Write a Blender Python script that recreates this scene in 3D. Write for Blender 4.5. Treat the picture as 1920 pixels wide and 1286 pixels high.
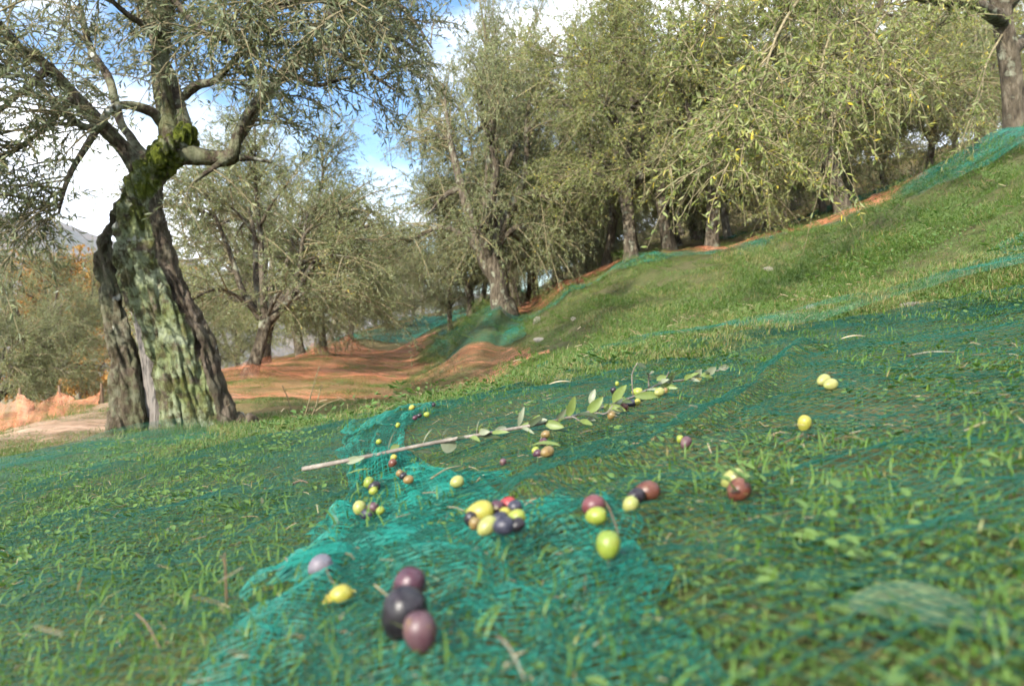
import bpy, math, random
import numpy as np
from mathutils import Vector, Matrix, noise as mnoise

for _o in list(bpy.data.objects):
    bpy.data.objects.remove(_o, do_unlink=True)
SC = bpy.context.scene
COL = SC.collection
R = math.radians

# ------------------------------------------------------------------ camera
FPX, CU, CV, VH = 1400.0, 960.0, 643.0, 608.0      # focal length / centre / horizon row of the 1920 px photograph
PITCH = math.atan((CV - VH) / FPX)
cam_data = bpy.data.cameras.new('camera')
cam = bpy.data.objects.new('camera', cam_data)
COL.objects.link(cam)
cam.location = (0, 0, 0)
cam.rotation_euler = (math.pi / 2 - PITCH, 0, 0)
cam_data.sensor_width = 36.0
cam_data.lens = 36.0 * FPX / 1920.0
cam_data.clip_start = 0.02
cam_data.clip_end = 6000
cam_data.dof.use_dof = True
cam_data.dof.focus_distance = 1.6
cam_data.dof.aperture_fstop = 8.4
SC.camera = cam

# ------------------------------------------------------------------ sky
SUN_EL, SUN_AZ = R(28), R(210)         # azimuth clockwise from +Y: behind the camera, to its left
sun_dir = Vector((math.sin(SUN_AZ) * math.cos(SUN_EL), math.cos(SUN_AZ) * math.cos(SUN_EL), math.sin(SUN_EL)))
world = bpy.data.worlds.new('World')
SC.world = world
world.use_nodes = True
wn = world.node_tree
wn.nodes.clear()
w_out = wn.nodes.new('ShaderNodeOutputWorld')
w_bg = wn.nodes.new('ShaderNodeBackground')
w_sky = wn.nodes.new('ShaderNodeTexSky')
w_sky.sky_type = 'NISHITA'
w_sky.sun_disc = False
w_sky.sun_elevation = SUN_EL
w_sky.sun_rotation = SUN_AZ
w_sky.air_density = 1.0
w_sky.dust_density = 0.2
w_sky.ozone_density = 3.0
w_tc = wn.nodes.new('ShaderNodeTexCoord')
w_map = wn.nodes.new('ShaderNodeMapping')
w_map.inputs['Scale'].default_value = (1.0, 1.0, 2.2)
w_map.inputs['Rotation'].default_value = (0, 0, R(9))
w_map.inputs['Location'].default_value = (1.3, 0.4, 0.2)
w_noi = wn.nodes.new('ShaderNodeTexNoise')
w_noi.inputs['Scale'].default_value = 1.5
w_noi.inputs['Detail'].default_value = 7
w_noi.inputs['Roughness'].default_value = 0.55
w_rmp = wn.nodes.new('ShaderNodeValToRGB')
w_rmp.color_ramp.elements[0].position = 0.39
w_rmp.color_ramp.elements[1].position = 0.515
w_mix = wn.nodes.new('ShaderNodeMixRGB')
w_n2 = wn.nodes.new('ShaderNodeTexNoise'); w_n2.inputs['Scale'].default_value = 3.4; w_n2.inputs['Detail'].default_value = 5
w_cl = wn.nodes.new('ShaderNodeValToRGB')
w_cl.color_ramp.elements[0].position = .38; w_cl.color_ramp.elements[0].color = (5.4, 5.9, 6.8, 1)
w_cl.color_ramp.elements[1].position = .60; w_cl.color_ramp.elements[1].color = (9.6, 9.8, 10.2, 1)
wn.links.new(w_map.outputs[0], w_n2.inputs['Vector']); wn.links.new(w_n2.outputs['Fac'], w_cl.inputs['Fac'])
wn.links.new(w_cl.outputs[0], w_mix.inputs['Color2'])
wn.links.new(w_tc.outputs['Generated'], w_map.inputs['Vector'])
wn.links.new(w_map.outputs[0], w_noi.inputs['Vector'])
wn.links.new(w_noi.outputs['Fac'], w_rmp.inputs['Fac'])
wn.links.new(w_rmp.outputs['Color'], w_mix.inputs['Fac'])
w_hsv = wn.nodes.new('ShaderNodeHueSaturation'); w_hsv.inputs['Saturation'].default_value = 1.35; w_hsv.inputs['Value'].default_value = .72
wn.links.new(w_sky.outputs[0], w_hsv.inputs['Color']); wn.links.new(w_hsv.outputs[0], w_mix.inputs['Color1'])
wn.links.new(w_mix.outputs[0], w_bg.inputs['Color'])
w_bg.inputs['Strength'].default_value = 0.15
wn.links.new(w_bg.outputs[0], w_out.inputs[0])

# ------------------------------------------------------------------ sun, exposure
sun_data = bpy.data.lights.new('sun', 'SUN')
sun_data.energy = 4.6
sun_data.angle = R(0.6)
sun_data.color = (1.0, 0.93, 0.82)
sun = bpy.data.objects.new('sun', sun_data)
sun.rotation_euler = sun_dir.to_track_quat('Z', 'Y').to_euler()
COL.objects.link(sun)
SC.view_settings.view_transform = 'Standard'
SC.view_settings.look = 'None'
SC.view_settings.gamma = 1.0
SC.view_settings.exposure = 1.22
SC.view_settings.use_curve_mapping = False
SC.cycles.max_bounces = 5
SC.cycles.diffuse_bounces = 2
SC.cycles.glossy_bounces = 2
SC.cycles.transmission_bounces = 3
SC.cycles.transparent_max_bounces = 24
SC.cycles.caustics_reflective = False
SC.cycles.caustics_refractive = False
SC.cycles.use_denoising = True
SC.cycles.denoiser = 'OPENIMAGEDENOISE'
SC.cycles.denoising_input_passes = 'RGB_ALBEDO_NORMAL'
SC.cycles.use_adaptive_sampling = True
SC.cycles.adaptive_threshold = 0.03
SC.cycles.sample_clamp_indirect = 4.0

# ------------------------------------------------------------------ helpers
rng = np.random.default_rng(7)
random.seed(7)
cP, sP = math.cos(PITCH), math.sin(PITCH)

def ray(u, v):
    """world direction through a point of the photograph, scaled so that its Y is 1"""
    x, y = (u - CU) / FPX, -(v - CV) / FPX
    d = np.array([x, cP + y * sP, -sP + y * cP])
    return d / d[1]

def at(u, v, Y):
    return ray(u, v) * Y

def hash2(ix, iy, seed):
    h = (ix.astype(np.int64) * 374761393 + iy.astype(np.int64) * 668265263 + seed * 1442695041) & 0x7fffffff
    h = ((h ^ (h >> 13)) * 1274126177) & 0x7fffffff
    h = (h ^ (h >> 16)) & 0xffffff
    return h / float(0xffffff)

def vnoise(x, y, seed=0):
    x = np.asarray(x, float); y = np.asarray(y, float)
    ix, iy = np.floor(x), np.floor(y)
    fx, fy = x - ix, y - iy
    fx = fx * fx * (3 - 2 * fx); fy = fy * fy * (3 - 2 * fy)
    a = hash2(ix, iy, seed); b = hash2(ix + 1, iy, seed)
    c = hash2(ix, iy + 1, seed); d = hash2(ix + 1, iy + 1, seed)
    return ((a * (1 - fx) + b * fx) * (1 - fy) + (c * (1 - fx) + d * fx) * fy) * 2 - 1

def fbm(x, y, seed=0, octs=3):
    s = 0; a = 1.0; f = 1.0
    for k in range(octs):
        s = s + a * vnoise(x * f, y * f, seed + 17 * k); a *= 0.5; f *= 2.03
    return s

def mesh_np(name, verts, faces, mats, smooth=True, attrs=None, mat_idx=None):
    """faces: list of (M,k) integer arrays"""
    me = bpy.data.meshes.new(name)
    verts = np.asarray(verts, np.float32)
    me.vertices.add(len(verts)); me.vertices.foreach_set('co', verts.ravel())
    if not isinstance(faces, (list, tuple)): faces = [faces]
    faces = [np.asarray(f, np.int32) for f in faces if len(f)]
    loops = np.concatenate([f.ravel() for f in faces])
    sizes = np.concatenate([np.full(len(f), f.shape[1], np.int32) for f in faces])
    starts = np.concatenate([[0], np.cumsum(sizes)[:-1]]).astype(np.int32)
    me.loops.add(len(loops)); me.loops.foreach_set('vertex_index', loops)
    me.polygons.add(len(sizes)); me.polygons.foreach_set('loop_start', starts); me.polygons.foreach_set('loop_total', sizes)
    for m in (mats if isinstance(mats, (list, tuple)) else [mats]):
        me.materials.append(m)
    if mat_idx is not None: me.polygons.foreach_set('material_index', np.asarray(mat_idx, np.int32))
    me.polygons.foreach_set('use_smooth', np.full(len(sizes), smooth))
    me.update(calc_edges=True)
    for k, val in (attrs or {}).items():
        at_ = me.attributes.new(k, 'FLOAT', 'POINT'); at_.data.foreach_set('value', np.asarray(val, np.float32))
    return me

def obj(name, me, parent=None, loc=None, label=None, cat=None, group=None, kind=None):
    o = bpy.data.objects.new(name, me)
    COL.objects.link(o)
    if parent is not None: o.parent = parent
    if loc is not None: o.location = loc
    if label: o['label'] = label
    if cat: o['category'] = cat
    if group: o['group'] = group
    if kind: o['kind'] = kind
    return o

def empty(name, loc, label, cat, group=None, rz=0.0):
    o = obj(name, None, None, loc, label, cat, group)
    o.rotation_euler = (0, 0, rz); o.empty_display_size = 0.1
    return o

class Geo:
    """collects vertex / face blocks into one mesh"""
    def __init__(s): s.v = []; s.f = []; s.n = 0; s.a = []; s.m = []
    def add(s, v, faces, a=0.0, m=0):
        v = np.asarray(v, float).reshape(-1, 3)
        for f in (faces if isinstance(faces, (list, tuple)) else [faces]):
            s.f.append(np.asarray(f) + s.n); s.m.append(np.full(len(f), m))
        s.v.append(v); s.n += len(v)
        s.a.append(np.broadcast_to(np.asarray(a, float), (len(v),)))
    def mesh(s, name, mats, smooth=True, attr='rnd'):
        return mesh_np(name, np.concatenate(s.v), s.f, mats, smooth, {attr: np.concatenate(s.a)}, np.concatenate(s.m))

def nrm(a): return a / np.maximum(np.linalg.norm(a, axis=-1, keepdims=True), 1e-9)

def tubes(P, rad, sides=3, cap=False):
    """P (N,K,3), rad (N,K) -> verts, [quads]: N swept tubes of K rings"""
    P = np.asarray(P, float); N, K, _ = P.shape
    T = np.empty_like(P); T[:, 1:-1] = P[:, 2:] - P[:, :-2]; T[:, 0] = P[:, 1] - P[:, 0]; T[:, -1] = P[:, -1] - P[:, -2]
    T = nrm(T)
    mean = nrm(P[:, -1] - P[:, 0])
    ref = np.where(np.abs(mean[:, 2:3]) < 0.8, np.array([[0, 0, 1.0]]), np.array([[1.0, 0, 0]]))[:, None, :]
    A = nrm(np.cross(T, np.broadcast_to(ref, T.shape))); B = np.cross(T, A)
    ang = np.arange(sides) * 2 * math.pi / sides
    V = P[:, :, None, :] + rad[:, :, None, None] * (np.cos(ang)[None, None, :, None] * A[:, :, None, :] + np.sin(ang)[None, None, :, None] * B[:, :, None, :])
    idx = np.arange(N * K * sides).reshape(N, K, sides)
    a = idx[:, :-1, :]; b = np.roll(a, -1, axis=2); d = idx[:, 1:, :]; c = np.roll(d, -1, axis=2)
    F = [np.stack([a, b, c, d], -1).reshape(-1, 4)]
    if cap and sides == 4: F += [idx[:, 0, ::-1].reshape(-1, 4), idx[:, -1, :].reshape(-1, 4)]
    elif cap:
        F += [idx[:, 0, ::-1].reshape(N, sides), idx[:, -1, :].reshape(N, sides)]
    return V.reshape(-1, 3), F

def spline(pts, n):
    """Catmull-Rom through rows of pts (any width), n samples"""
    p = np.asarray(pts, float)
    p = np.vstack([2 * p[0] - p[1], p, 2 * p[-1] - p[-2]])
    t = np.linspace(0, len(p) - 3 - 1e-6, n); i = t.astype(int); f = (t - i)[:, None]
    a, b, c, d = p[i], p[i + 1], p[i + 2], p[i + 3]
    return 0.5 * (2 * b + (c - a) * f + (2 * a - 5 * b + 4 * c - d) * f ** 2 + (3 * b - a - 3 * c + d) * f ** 3)

def leaves(pos, dirv, length, width, fold=0.25, hexa=True, side=None, curl=0.15):
    """lanceolate leaf blades; pos/dirv (N,3)"""
    N = len(pos); d = nrm(dirv)
    if side is None: side = rng.normal(size=(N, 3))
    s = nrm(np.cross(d, side)); n = np.cross(s, d)
    L = np.asarray(length).reshape(-1, 1) * np.ones((N, 1)); W = np.asarray(width).reshape(-1, 1) * np.ones((N, 1)) * 0.5
    if hexa:
        up = n * L * curl
        v = np.stack([pos, pos + d * L * .34 - s * W + n * W * fold - up * .1, pos + d * L * .34 + s * W + n * W * fold - up * .1,
                      pos + d * L * .7 - s * W * .72 + n * W * fold - up * .45, pos + d * L * .7 + s * W * .72 + n * W * fold - up * .45, pos + d * L - up], 1)
        b = (np.arange(N) * 6)[:, None]
        return v.reshape(-1, 3), [b + np.array([[0, 2, 1]]), b + np.array([[1, 2, 4, 3]]), b + np.array([[3, 4, 5]])], 6
    v = np.stack([pos, pos + d * L * .45 - s * W + n * W * fold, pos + d * L - n * L * curl, pos + d * L * .45 + s * W + n * W * fold], 1)
    b = (np.arange(N) * 4)[:, None]
    return v.reshape(-1, 3), [b + np.array([[0, 3, 2, 1]])], 4

# ------------------------------------------------------------------ materials
def material(name):
    m = bpy.data.materials.new(name); m.use_nodes = True
    nt = m.node_tree; nt.nodes.clear()
    out = nt.nodes.new('ShaderNodeOutputMaterial')
    return m, nt, out

def N(nt, typ, **kw):
    n = nt.nodes.new(typ)
    for k, v in kw.items():
        if k in n.inputs: n.inputs[k].default_value = v
        else: setattr(n, k, v)
    return n

def noise_fac(nt, scale, detail=4, rough=0.55, vec=None, lo=0.4, hi=0.6):
    t = N(nt, 'ShaderNodeTexNoise'); t.inputs['Scale'].default_value = scale; t.inputs['Detail'].default_value = detail; t.inputs['Roughness'].default_value = rough
    if vec is not None: nt.links.new(vec, t.inputs['Vector'])
    r = N(nt, 'ShaderNodeMapRange'); r.inputs['From Min'].default_value = lo; r.inputs['From Max'].default_value = hi
    nt.links.new(t.outputs['Fac'], r.inputs['Value'])
    return r.outputs[0]

def mixc(nt, fac, a, b):
    m = N(nt, 'ShaderNodeMixRGB')
    for sock, val in ((m.inputs['Color1'], a), (m.inputs['Color2'], b), (m.inputs['Fac'], fac)):
        if hasattr(val, 'is_linked') or hasattr(val, 'links'): nt.links.new(val, sock)
        elif isinstance(val, (tuple, list)): sock.default_value = (*val, 1)
        else: sock.default_value = val
    return m.outputs[0]

def ramp(nt, fac, stops):
    r = N(nt, 'ShaderNodeValToRGB'); e = r.color_ramp.elements
    while len(e) < len(stops): e.new(0.5)
    for k, (p, c) in enumerate(stops): e[k].position = p; e[k].color = (*c, 1)
    nt.links.new(fac, r.inputs['Fac'])
    return r.outputs[0]

def attr(nt, name):
    a = N(nt, 'ShaderNodeAttribute'); a.attribute_name = name
    return a.outputs['Fac']

def texco(nt, which='Object', scale=None):
    t = N(nt, 'ShaderNodeTexCoord')
    if scale is None: return t.outputs[which]
    mp = N(nt, 'ShaderNodeMapping'); mp.inputs['Scale'].default_value = scale
    nt.links.new(t.outputs[which], mp.inputs['Vector'])
    return mp.outputs[0]

def wpos(nt): return N(nt, 'ShaderNodeNewGeometry').outputs['Position']

def principled(nt, out, color, rough=0.7, spec=0.3, bump=None, bump_strength=0.3, bump_dist=0.01, transl=None, transl_fac=0.25):
    p = N(nt, 'ShaderNodeBsdfPrincipled'); p.inputs['Roughness'].default_value = rough; p.inputs['Specular IOR Level'].default_value = spec
    if isinstance(color, (tuple, list)): p.inputs['Base Color'].default_value = (*color, 1)
    else: nt.links.new(color, p.inputs['Base Color'])
    if bump is not None:
        b = N(nt, 'ShaderNodeBump'); b.inputs['Strength'].default_value = bump_strength; b.inputs['Distance'].default_value = bump_dist
        nt.links.new(bump, b.inputs['Height']); nt.links.new(b.outputs[0], p.inputs['Normal'])
    res = p.outputs[0]
    if transl is not None:
        t = N(nt, 'ShaderNodeBsdfTranslucent')
        if isinstance(transl, (tuple, list)): t.inputs['Color'].default_value = (*transl, 1)
        else: nt.links.new(transl, t.inputs['Color'])
        mx = N(nt, 'ShaderNodeMixShader'); mx.inputs['Fac'].default_value = transl_fac
        nt.links.new(res, mx.inputs[1]); nt.links.new(t.outputs[0], mx.inputs[2]); res = mx.outputs[0]
    nt.links.new(res, out.inputs['Surface'])
    return p

def leaf_material(name, stops, under, tfac=0.28, rough=0.5):
    m, nt, out = material(name)
    top = ramp(nt, attr(nt, 'rnd'), stops)
    geo = N(nt, 'ShaderNodeNewGeometry')
    und = mixc(nt, 0.45, under, top)
    col = mixc(nt, geo.outputs['Backfacing'], top, und)
    principled(nt, out, col, rough, 0.35, transl=top, transl_fac=tfac)
    return m

MAT = {}
m, nt, out = material('ground'); MAT['ground'] = m
wp = wpos(nt)
c1 = ramp(nt, noise_fac(nt, 9, 6, .65, wp, .3, .7), [(0, (.045, .055, .018)), (.5, (.075, .095, .03)), (1, (.13, .115, .05))])
c2 = mixc(nt, noise_fac(nt, 1.3, 4, .6, wp, .45, .62), c1, (.10, .095, .045))
c2 = mixc(nt, attr(nt, 'dry'), c2, ramp(nt, noise_fac(nt, 2.2, 5, .65, wp, .3, .7), [(0, (.16, .12, .05)), (.5, (.23, .165, .075)), (1, (.15, .14, .05))]))
c3 = mixc(nt, noise_fac(nt, 40, 3, .6, wp, .5, .75), c2, (.03, .024, .013))
principled(nt, out, c3, .95, .1, noise_fac(nt, 60, 4, .7, wp, .2, .8), .8, .012)

OLIVE_DARK = [(0, (.065, .082, .036)), (.45, (.12, .142, .06)), (.8, (.185, .205, .09)), (1, (.26, .25, .10))]
OLIVE_GREY = [(0, (.095, .125, .045)), (.45, (.175, .205, .078)), (.8, (.25, .275, .115)), (.93, (.34, .31, .11)), (1, (.46, .37, .08))]
OLIVE_GOLD = [(0, (.095, .135, .034)), (.4, (.18, .225, .056)), (.75, (.275, .30, .08)), (.90, (.42, .38, .075)), (1, (.60, .47, .05))]
AUTUMN = [(0, (.20, .10, .02)), (.5, (.36, .16, .025)), (1, (.46, .27, .05))]
MAT['leaf_dark'] = leaf_material('leaf_dark', OLIVE_DARK, (.24, .27, .19), .32)
MAT['leaf_grey'] = leaf_material('leaf_grey', OLIVE_GREY, (.31, .34, .22), .42)
MAT['leaf_gold'] = leaf_material('leaf_gold', OLIVE_GOLD, (.32, .34, .19), .42)
MAT['leaf_autumn'] = leaf_material('leaf_autumn', AUTUMN, (.4, .25, .08), .3)
MAT['grass'] = leaf_material('grass', [(0, (.045, .11, .014)), (.5, (.085, .18, .022)), (.85, (.15, .24, .035)), (.95, (.24, .22, .08)), (1, (.34, .27, .13))], (.08, .15, .03), .32)
MAT['bank_grass'] = leaf_material('bank_grass', [(0, (.042, .095, .012)), (.45, (.080, .155, .020)), (.8, (.13, .195, .030)), (.92, (.25, .22, .08)), (1, (.36, .28, .13))], (.10, .15, .04), .3)
MAT['clover'] = leaf_material('clover', [(0, (.045, .11, .016)), (.6, (.085, .17, .026)), (1, (.14, .22, .04))], (.09, .16, .05), .3)
MAT['straw'] = leaf_material('straw', [(0, (.13, .085, .05)), (.5, (.27, .19, .11)), (1, (.46, .37, .24))], (.30, .23, .14), .1, .7)

m, nt, out = material('bark'); MAT['bark'] = m
v = texco(nt, 'Object', (1, 1, .3))
b = ramp(nt, noise_fac(nt, 22, 5, .65, v, .3, .7), [(0, (.028, .022, .016)), (.55, (.10, .082, .058)), (1, (.20, .17, .125))])
b = mixc(nt, noise_fac(nt, 7, 4, .6, texco(nt), .56, .66), b, (.25, .26, .19))
principled(nt, out, b, .9, .15, noise_fac(nt, 30, 5, .7, v, .2, .8), .9, .03)

m, nt, out = material('pale_bark'); MAT['pale_bark'] = m
v = texco(nt, 'Object', (1, 1, .3))
b = ramp(nt, noise_fac(nt, 22, 5, .65, v, .3, .7), [(0, (.07, .062, .048)), (.55, (.20, .18, .14)), (1, (.36, .34, .28))])
principled(nt, out, b, .9, .15, noise_fac(nt, 30, 5, .7, v, .2, .8), .9, .03)

m, nt, out = material('twig_wood'); MAT['twig'] = m
b = ramp(nt, noise_fac(nt, 30, 3, .6, texco(nt), .3, .7), [(0, (.10, .085, .05)), (1, (.27, .23, .13))])
principled(nt, out, b, .8, .2)

# old trunk: lichen / moss carried by vertex attributes of the wood itself
m, nt, out = material('old_bark'); MAT['old_bark'] = m
v = texco(nt, 'Object', (1, 1, .28)); vo = texco(nt)
b = ramp(nt, noise_fac(nt, 16, 6, .7, v, .28, .72), [(0, (.020, .015, .011)), (.45, (.075, .058, .042)), (.8, (.16, .13, .10)), (1, (.26, .22, .175))])
lich = N(nt, 'ShaderNodeMath', operation='MULTIPLY'); nt.links.new(attr(nt, 'lichen'), lich.inputs[0]); nt.links.new(noise_fac(nt, 10, 5, .7, vo, .45, .56), lich.inputs[1])
b = mixc(nt, lich.outputs[0], b, ramp(nt, noise_fac(nt, 5, 4, .6, vo, .3, .7), [(0, (.13, .16, .055)), (.5, (.24, .28, .16)), (1, (.36, .39, .29))]))
mo = N(nt, 'ShaderNodeMath', operation='MULTIPLY'); nt.links.new(attr(nt, 'moss'), mo.inputs[0]); nt.links.new(noise_fac(nt, 12, 5, .7, vo, .36, .52), mo.inputs[1])
b = mixc(nt, mo.outputs[0], b, ramp(nt, noise_fac(nt, 26, 4, .6, vo, .3, .7), [(0, (.030, .045, .008)), (1, (.15, .175, .025))]))
b = mixc(nt, noise_fac(nt, 4.5, 3, .6, vo, .66, .70), b, (.46, .47, .42))
principled(nt, out, b, .95, .1, noise_fac(nt, 45, 5, .75, v, .2, .8), 1.0, .02)

m, nt, out = material('dead_wood'); MAT['dead_wood'] = m
v = texco(nt, 'Object', (3, 3, .22))
b = ramp(nt, noise_fac(nt, 12, 5, .7, v, .3, .7), [(0, (.05, .042, .036)), (.4, (.18, .16, .14)), (1, (.33, .30, .27))])
principled(nt, out, b, .8, .2, noise_fac(nt, 16, 5, .7, v, .2, .8), 1.0, .02)

def net_material(name, c0, c1, rough=0.4, tf=.35):
    m, nt, out = material(name)
    c = mixc(nt, noise_fac(nt, 5, 3, .6, wpos(nt), .3, .7), c0, c1)
    principled(nt, out, c, rough, .45, transl=c, transl_fac=tf)
    MAT[name] = m
net_material('net_teal', (.009, .205, .155), (.020, .30, .23), .35)
net_material('net_green', (.007, .076, .048), (.012, .12, .08), .42)

def net_sheet(name, c0, c1, cover, cell=0.0, streak=0.25, tf=.3):
    """knitted net too fine to see thread by thread: open mesh of plastic threads"""
    m, nt, out = material(name)
    wp = wpos(nt)
    c = mixc(nt, noise_fac(nt, 3, 3, .6, wp, .3, .7), c0, c1)
    p = N(nt, 'ShaderNodeBsdfPrincipled'); p.inputs['Roughness'].default_value = .5; p.inputs['Specular IOR Level'].default_value = .3
    nt.links.new(c, p.inputs['Base Color'])
    t = N(nt, 'ShaderNodeBsdfTranslucent'); nt.links.new(c, t.inputs['Color'])
    mx = N(nt, 'ShaderNodeMixShader'); mx.inputs['Fac'].default_value = tf
    nt.links.new(p.outputs[0], mx.inputs[1]); nt.links.new(t.outputs[0], mx.inputs[2])
    tr = N(nt, 'ShaderNodeBsdfTransparent')
    fin = N(nt, 'ShaderNodeMixShader')
    nt.links.new(tr.outputs[0], fin.inputs[1]); nt.links.new(mx.outputs[0], fin.inputs[2])
    uv = texco(nt, 'UV')
    f = attr(nt, 'dens')
    mm = N(nt, 'ShaderNodeMath', operation='MULTIPLY'); nt.links.new(f, mm.inputs[0]); mm.inputs[1].default_value = cover
    mpn = N(nt, 'ShaderNodeMapping'); mpn.inputs['Scale'].default_value = (.35, 1.0, 1.0); mpn.inputs['Rotation'].default_value = (0, 0, .35); nt.links.new(wp, mpn.inputs['Vector'])
    wr = noise_fac(nt, 9, 5, .75, mpn.outputs[0], .38, .62); wr2 = N(nt, 'ShaderNodeMapRange'); wr2.inputs['To Min'].default_value = .45; wr2.inputs['To Max'].default_value = 1.35; nt.links.new(wr, wr2.inputs['Value'])
    mm2 = N(nt, 'ShaderNodeMath', operation='MULTIPLY'); nt.links.new(mm.outputs[0], mm2.inputs[0]); nt.links.new(wr2.outputs[0], mm2.inputs[1]); mm2.use_clamp = True; mm = mm2
    if cell:
        sep = N(nt, 'ShaderNodeSeparateXYZ'); nt.links.new(wp, sep.inputs[0])
        sel = None
        for ax in (0, 1):
            d = N(nt, 'ShaderNodeMath', operation='DIVIDE'); nt.links.new(sep.outputs[ax], d.inputs[0]); d.inputs[1].default_value = cell
            fr = N(nt, 'ShaderNodeMath', operation='FRACT'); nt.links.new(d.outputs[0], fr.inputs[0])
            hf = N(nt, 'ShaderNodeMath', operation='MULTIPLY'); nt.links.new(mm.outputs[0], hf.inputs[0]); hf.inputs[1].default_value = .55
            lt = N(nt, 'ShaderNodeMath', operation='LESS_THAN'); nt.links.new(fr.outputs[0], lt.inputs[0]); nt.links.new(hf.outputs[0], lt.inputs[1])
            if sel is None: sel = lt
            else:
                mxn = N(nt, 'ShaderNodeMath', operation='MAXIMUM'); nt.links.new(sel.outputs[0], mxn.inputs[0]); nt.links.new(lt.outputs[0], mxn.inputs[1]); sel = mxn
        nt.links.new(sel.outputs[0], fin.inputs[0])
    else:
        nt.links.new(mm.outputs[0], fin.inputs[0])
    nt.links.new(fin.outputs[0], out.inputs['Surface'])
    MAT[name] = m
net_sheet('sheet_green', (.006, .09, .055), (.012, .14, .095), .5, .0075)
net_sheet('sheet_green_far', (.012, .15, .10), (.025, .23, .165), .6)
net_sheet('sheet_orange', (.66, .23, .11), (.70, .33, .19), .55)
net_sheet('sheet_beige', (.50, .30, .18), (.56, .38, .26), .6)
# ------------------------------------------------------------------ terrain: one heightfield through surveyed points
TER = [(0, .05, -.172), (-.05, .4, -.168), (0, .6, -.165), (.2, .63, -.135), (.39, 1.0, -.115), (.48, 1.15, -.09), (.55, 1.6, -.06),
       (-.2, 1, -.215), (-.31, 1.15, -.222), (-.35, .52, -.235), (-.8, .5, -.33), (-.63, 1.17, -.287), (-1.2, 1.0, -.41), (-1.0, 2.0, -.365), (-1.5, 2.8, -.465), (-2.05, 2.8, -.575),
       (0, -1.0, -.19), (-2, -1, -.55), (2, -1, .25), (-6, -2, -.9), (6, -2, 1.9), (.5, .5, -.07), (1.2, .6, .09), (0, 1.3, -.163), (0, 1.9, -.168),
       (-.36, 1.9, -.245), (-.5, 2.5, -.33), (-.85, 2.5, -.355), (.37, 2.15, -.09), (.1, 2.5, -.19), (1.03, 1.5, .05), (.69, 1.8, -.02),
       (-2.3, 5.0, -.72), (-2.75, 4.9, -.785), (-1.7, 4.9, -.70), (-1.0, 4.5, -.66), (-.2, 4.5, -.50), (-2.6, 3.8, -.70), (-3.4, 4.4, -.86),
       (-3.75, 5.5, -.82), (-3.8, 7, -.76), (-4.9, 6.5, -1.25), (-4.9, 8, -1.3), (-7, 8, -1.5), (-9, 13, -1.7), (-6, 12.5, -1.45), (-12, 9, -2.1), (-14, 20, -2.6),
       (-1.3, 7, -.73), (-2.6, 7, -.73), (-3.5, 10, -.73), (-2, 10, -.73), (-4.6, 10.5, -.80), (-4.4, 14, -.73), (-3, 14, -.72), (-4.3, 17, -.70), (-3.2, 18, -.72), (-4.8, 22, -.74), (-3.2, 22, -.70), (-7, 18, -1.2), (-8, 24, -1.2)]
TER += [tuple(at(*q)) for q in [
       (1920, 460, 2.6), (1920, 381, 3.9), (1880, 288, 6.2), (1920, 280, 6.6), (1780, 330, 7.0), (1740, 350, 7.4), (1600, 408, 9.0), (1480, 445, 10.2), (1400, 466, 10.8), (1270, 478, 11.8), (1185, 492, 12.2), (1130, 520, 12.8), (1060, 548, 13.2), (940, 578, 14), (875, 602, 17), (820, 630, 20),
       (1500, 580, 3.2), (1500, 540, 5.0), (1500, 500, 6.8), (1700, 480, 3.6), (1700, 420, 5.6), (1200, 640, 3.4), (1200, 605, 6.0), (1200, 555, 9.3), (1350, 600, 4.4), (1350, 540, 7.6), (1350, 500, 9.4),
       (1060, 600, 10.6), (1060, 640, 8), (1060, 672, 5.6), (1000, 690, 5.2), (960, 705, 6.2), (940, 625, 12.2), (940, 660, 10.2), (930, 700, 8.3), (850, 642, 15), (840, 668, 12.8), (800, 715, 9.0), (780, 668, 17),
       (1600, 398, 11), (1660, 365, 14), (1735, 332, 17), (1850, 280, 14), (1480, 425, 14), (1530, 405, 16), (1335, 466, 13), (1420, 440, 18), (1180, 485, 14), (1260, 472, 14), (1100, 522, 20), (1000, 556, 20), (960, 572, 17), (1080, 530, 16), (1200, 462, 24), (1500, 385, 26), (1750, 290, 26),
       (760, 655, 23), (700, 655, 23), (660, 628, 32), (720, 610, 30), (780, 600, 32), (850, 592, 30), (920, 562, 30), (1050, 535, 28), (640, 640, 26)]]
TER += [(-10, 40, -2.2), (-20, 40, -5), (-40, 40, -9), (0, 45, 2.4), (10, 45, 6.5), (25, 45, 10), (45, 40, 13), (25, 15, 7.0), (14, 6, 4.2), (30, 5, 8), (-30, 15, -5), (-40, 0, -6), (30, -15, 9), (-30, -15, -4),
        (0, 100, 1), (-60, 100, -16), (60, 100, 15), (-140, 100, -24), (140, 100, 28), (0, 280, 2), (-140, 280, -28), (140, 280, 28), (-140, -30, -14), (140, -30, 28), (-700, 700, -60), (700, 700, 40), (0, 700, 0), (-700, 0, -40), (700, 0, 60)]
TER = np.array(TER, float)
def _warp(x, y): return np.stack([np.arcsinh(x / .7), np.arcsinh(y / .7)], -1)
_Q = _warp(TER[:, 0], TER[:, 1])
def _kern(d2): return np.where(d2 > 1e-12, .5 * d2 * np.log(np.maximum(d2, 1e-12)), 0)
_n = len(TER)
_S = np.arcsinh(TER[:, 2] / .5)
_A = np.zeros((_n + 3, _n + 3))
_A[:_n, :_n] = _kern(((_Q[:, None] - _Q[None]) ** 2).sum(-1)) + np.eye(_n) * 2e-3
_A[:_n, _n] = 1; _A[:_n, _n + 1:] = _Q; _A[_n, :_n] = 1; _A[_n + 1:, :_n] = _Q.T
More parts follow.
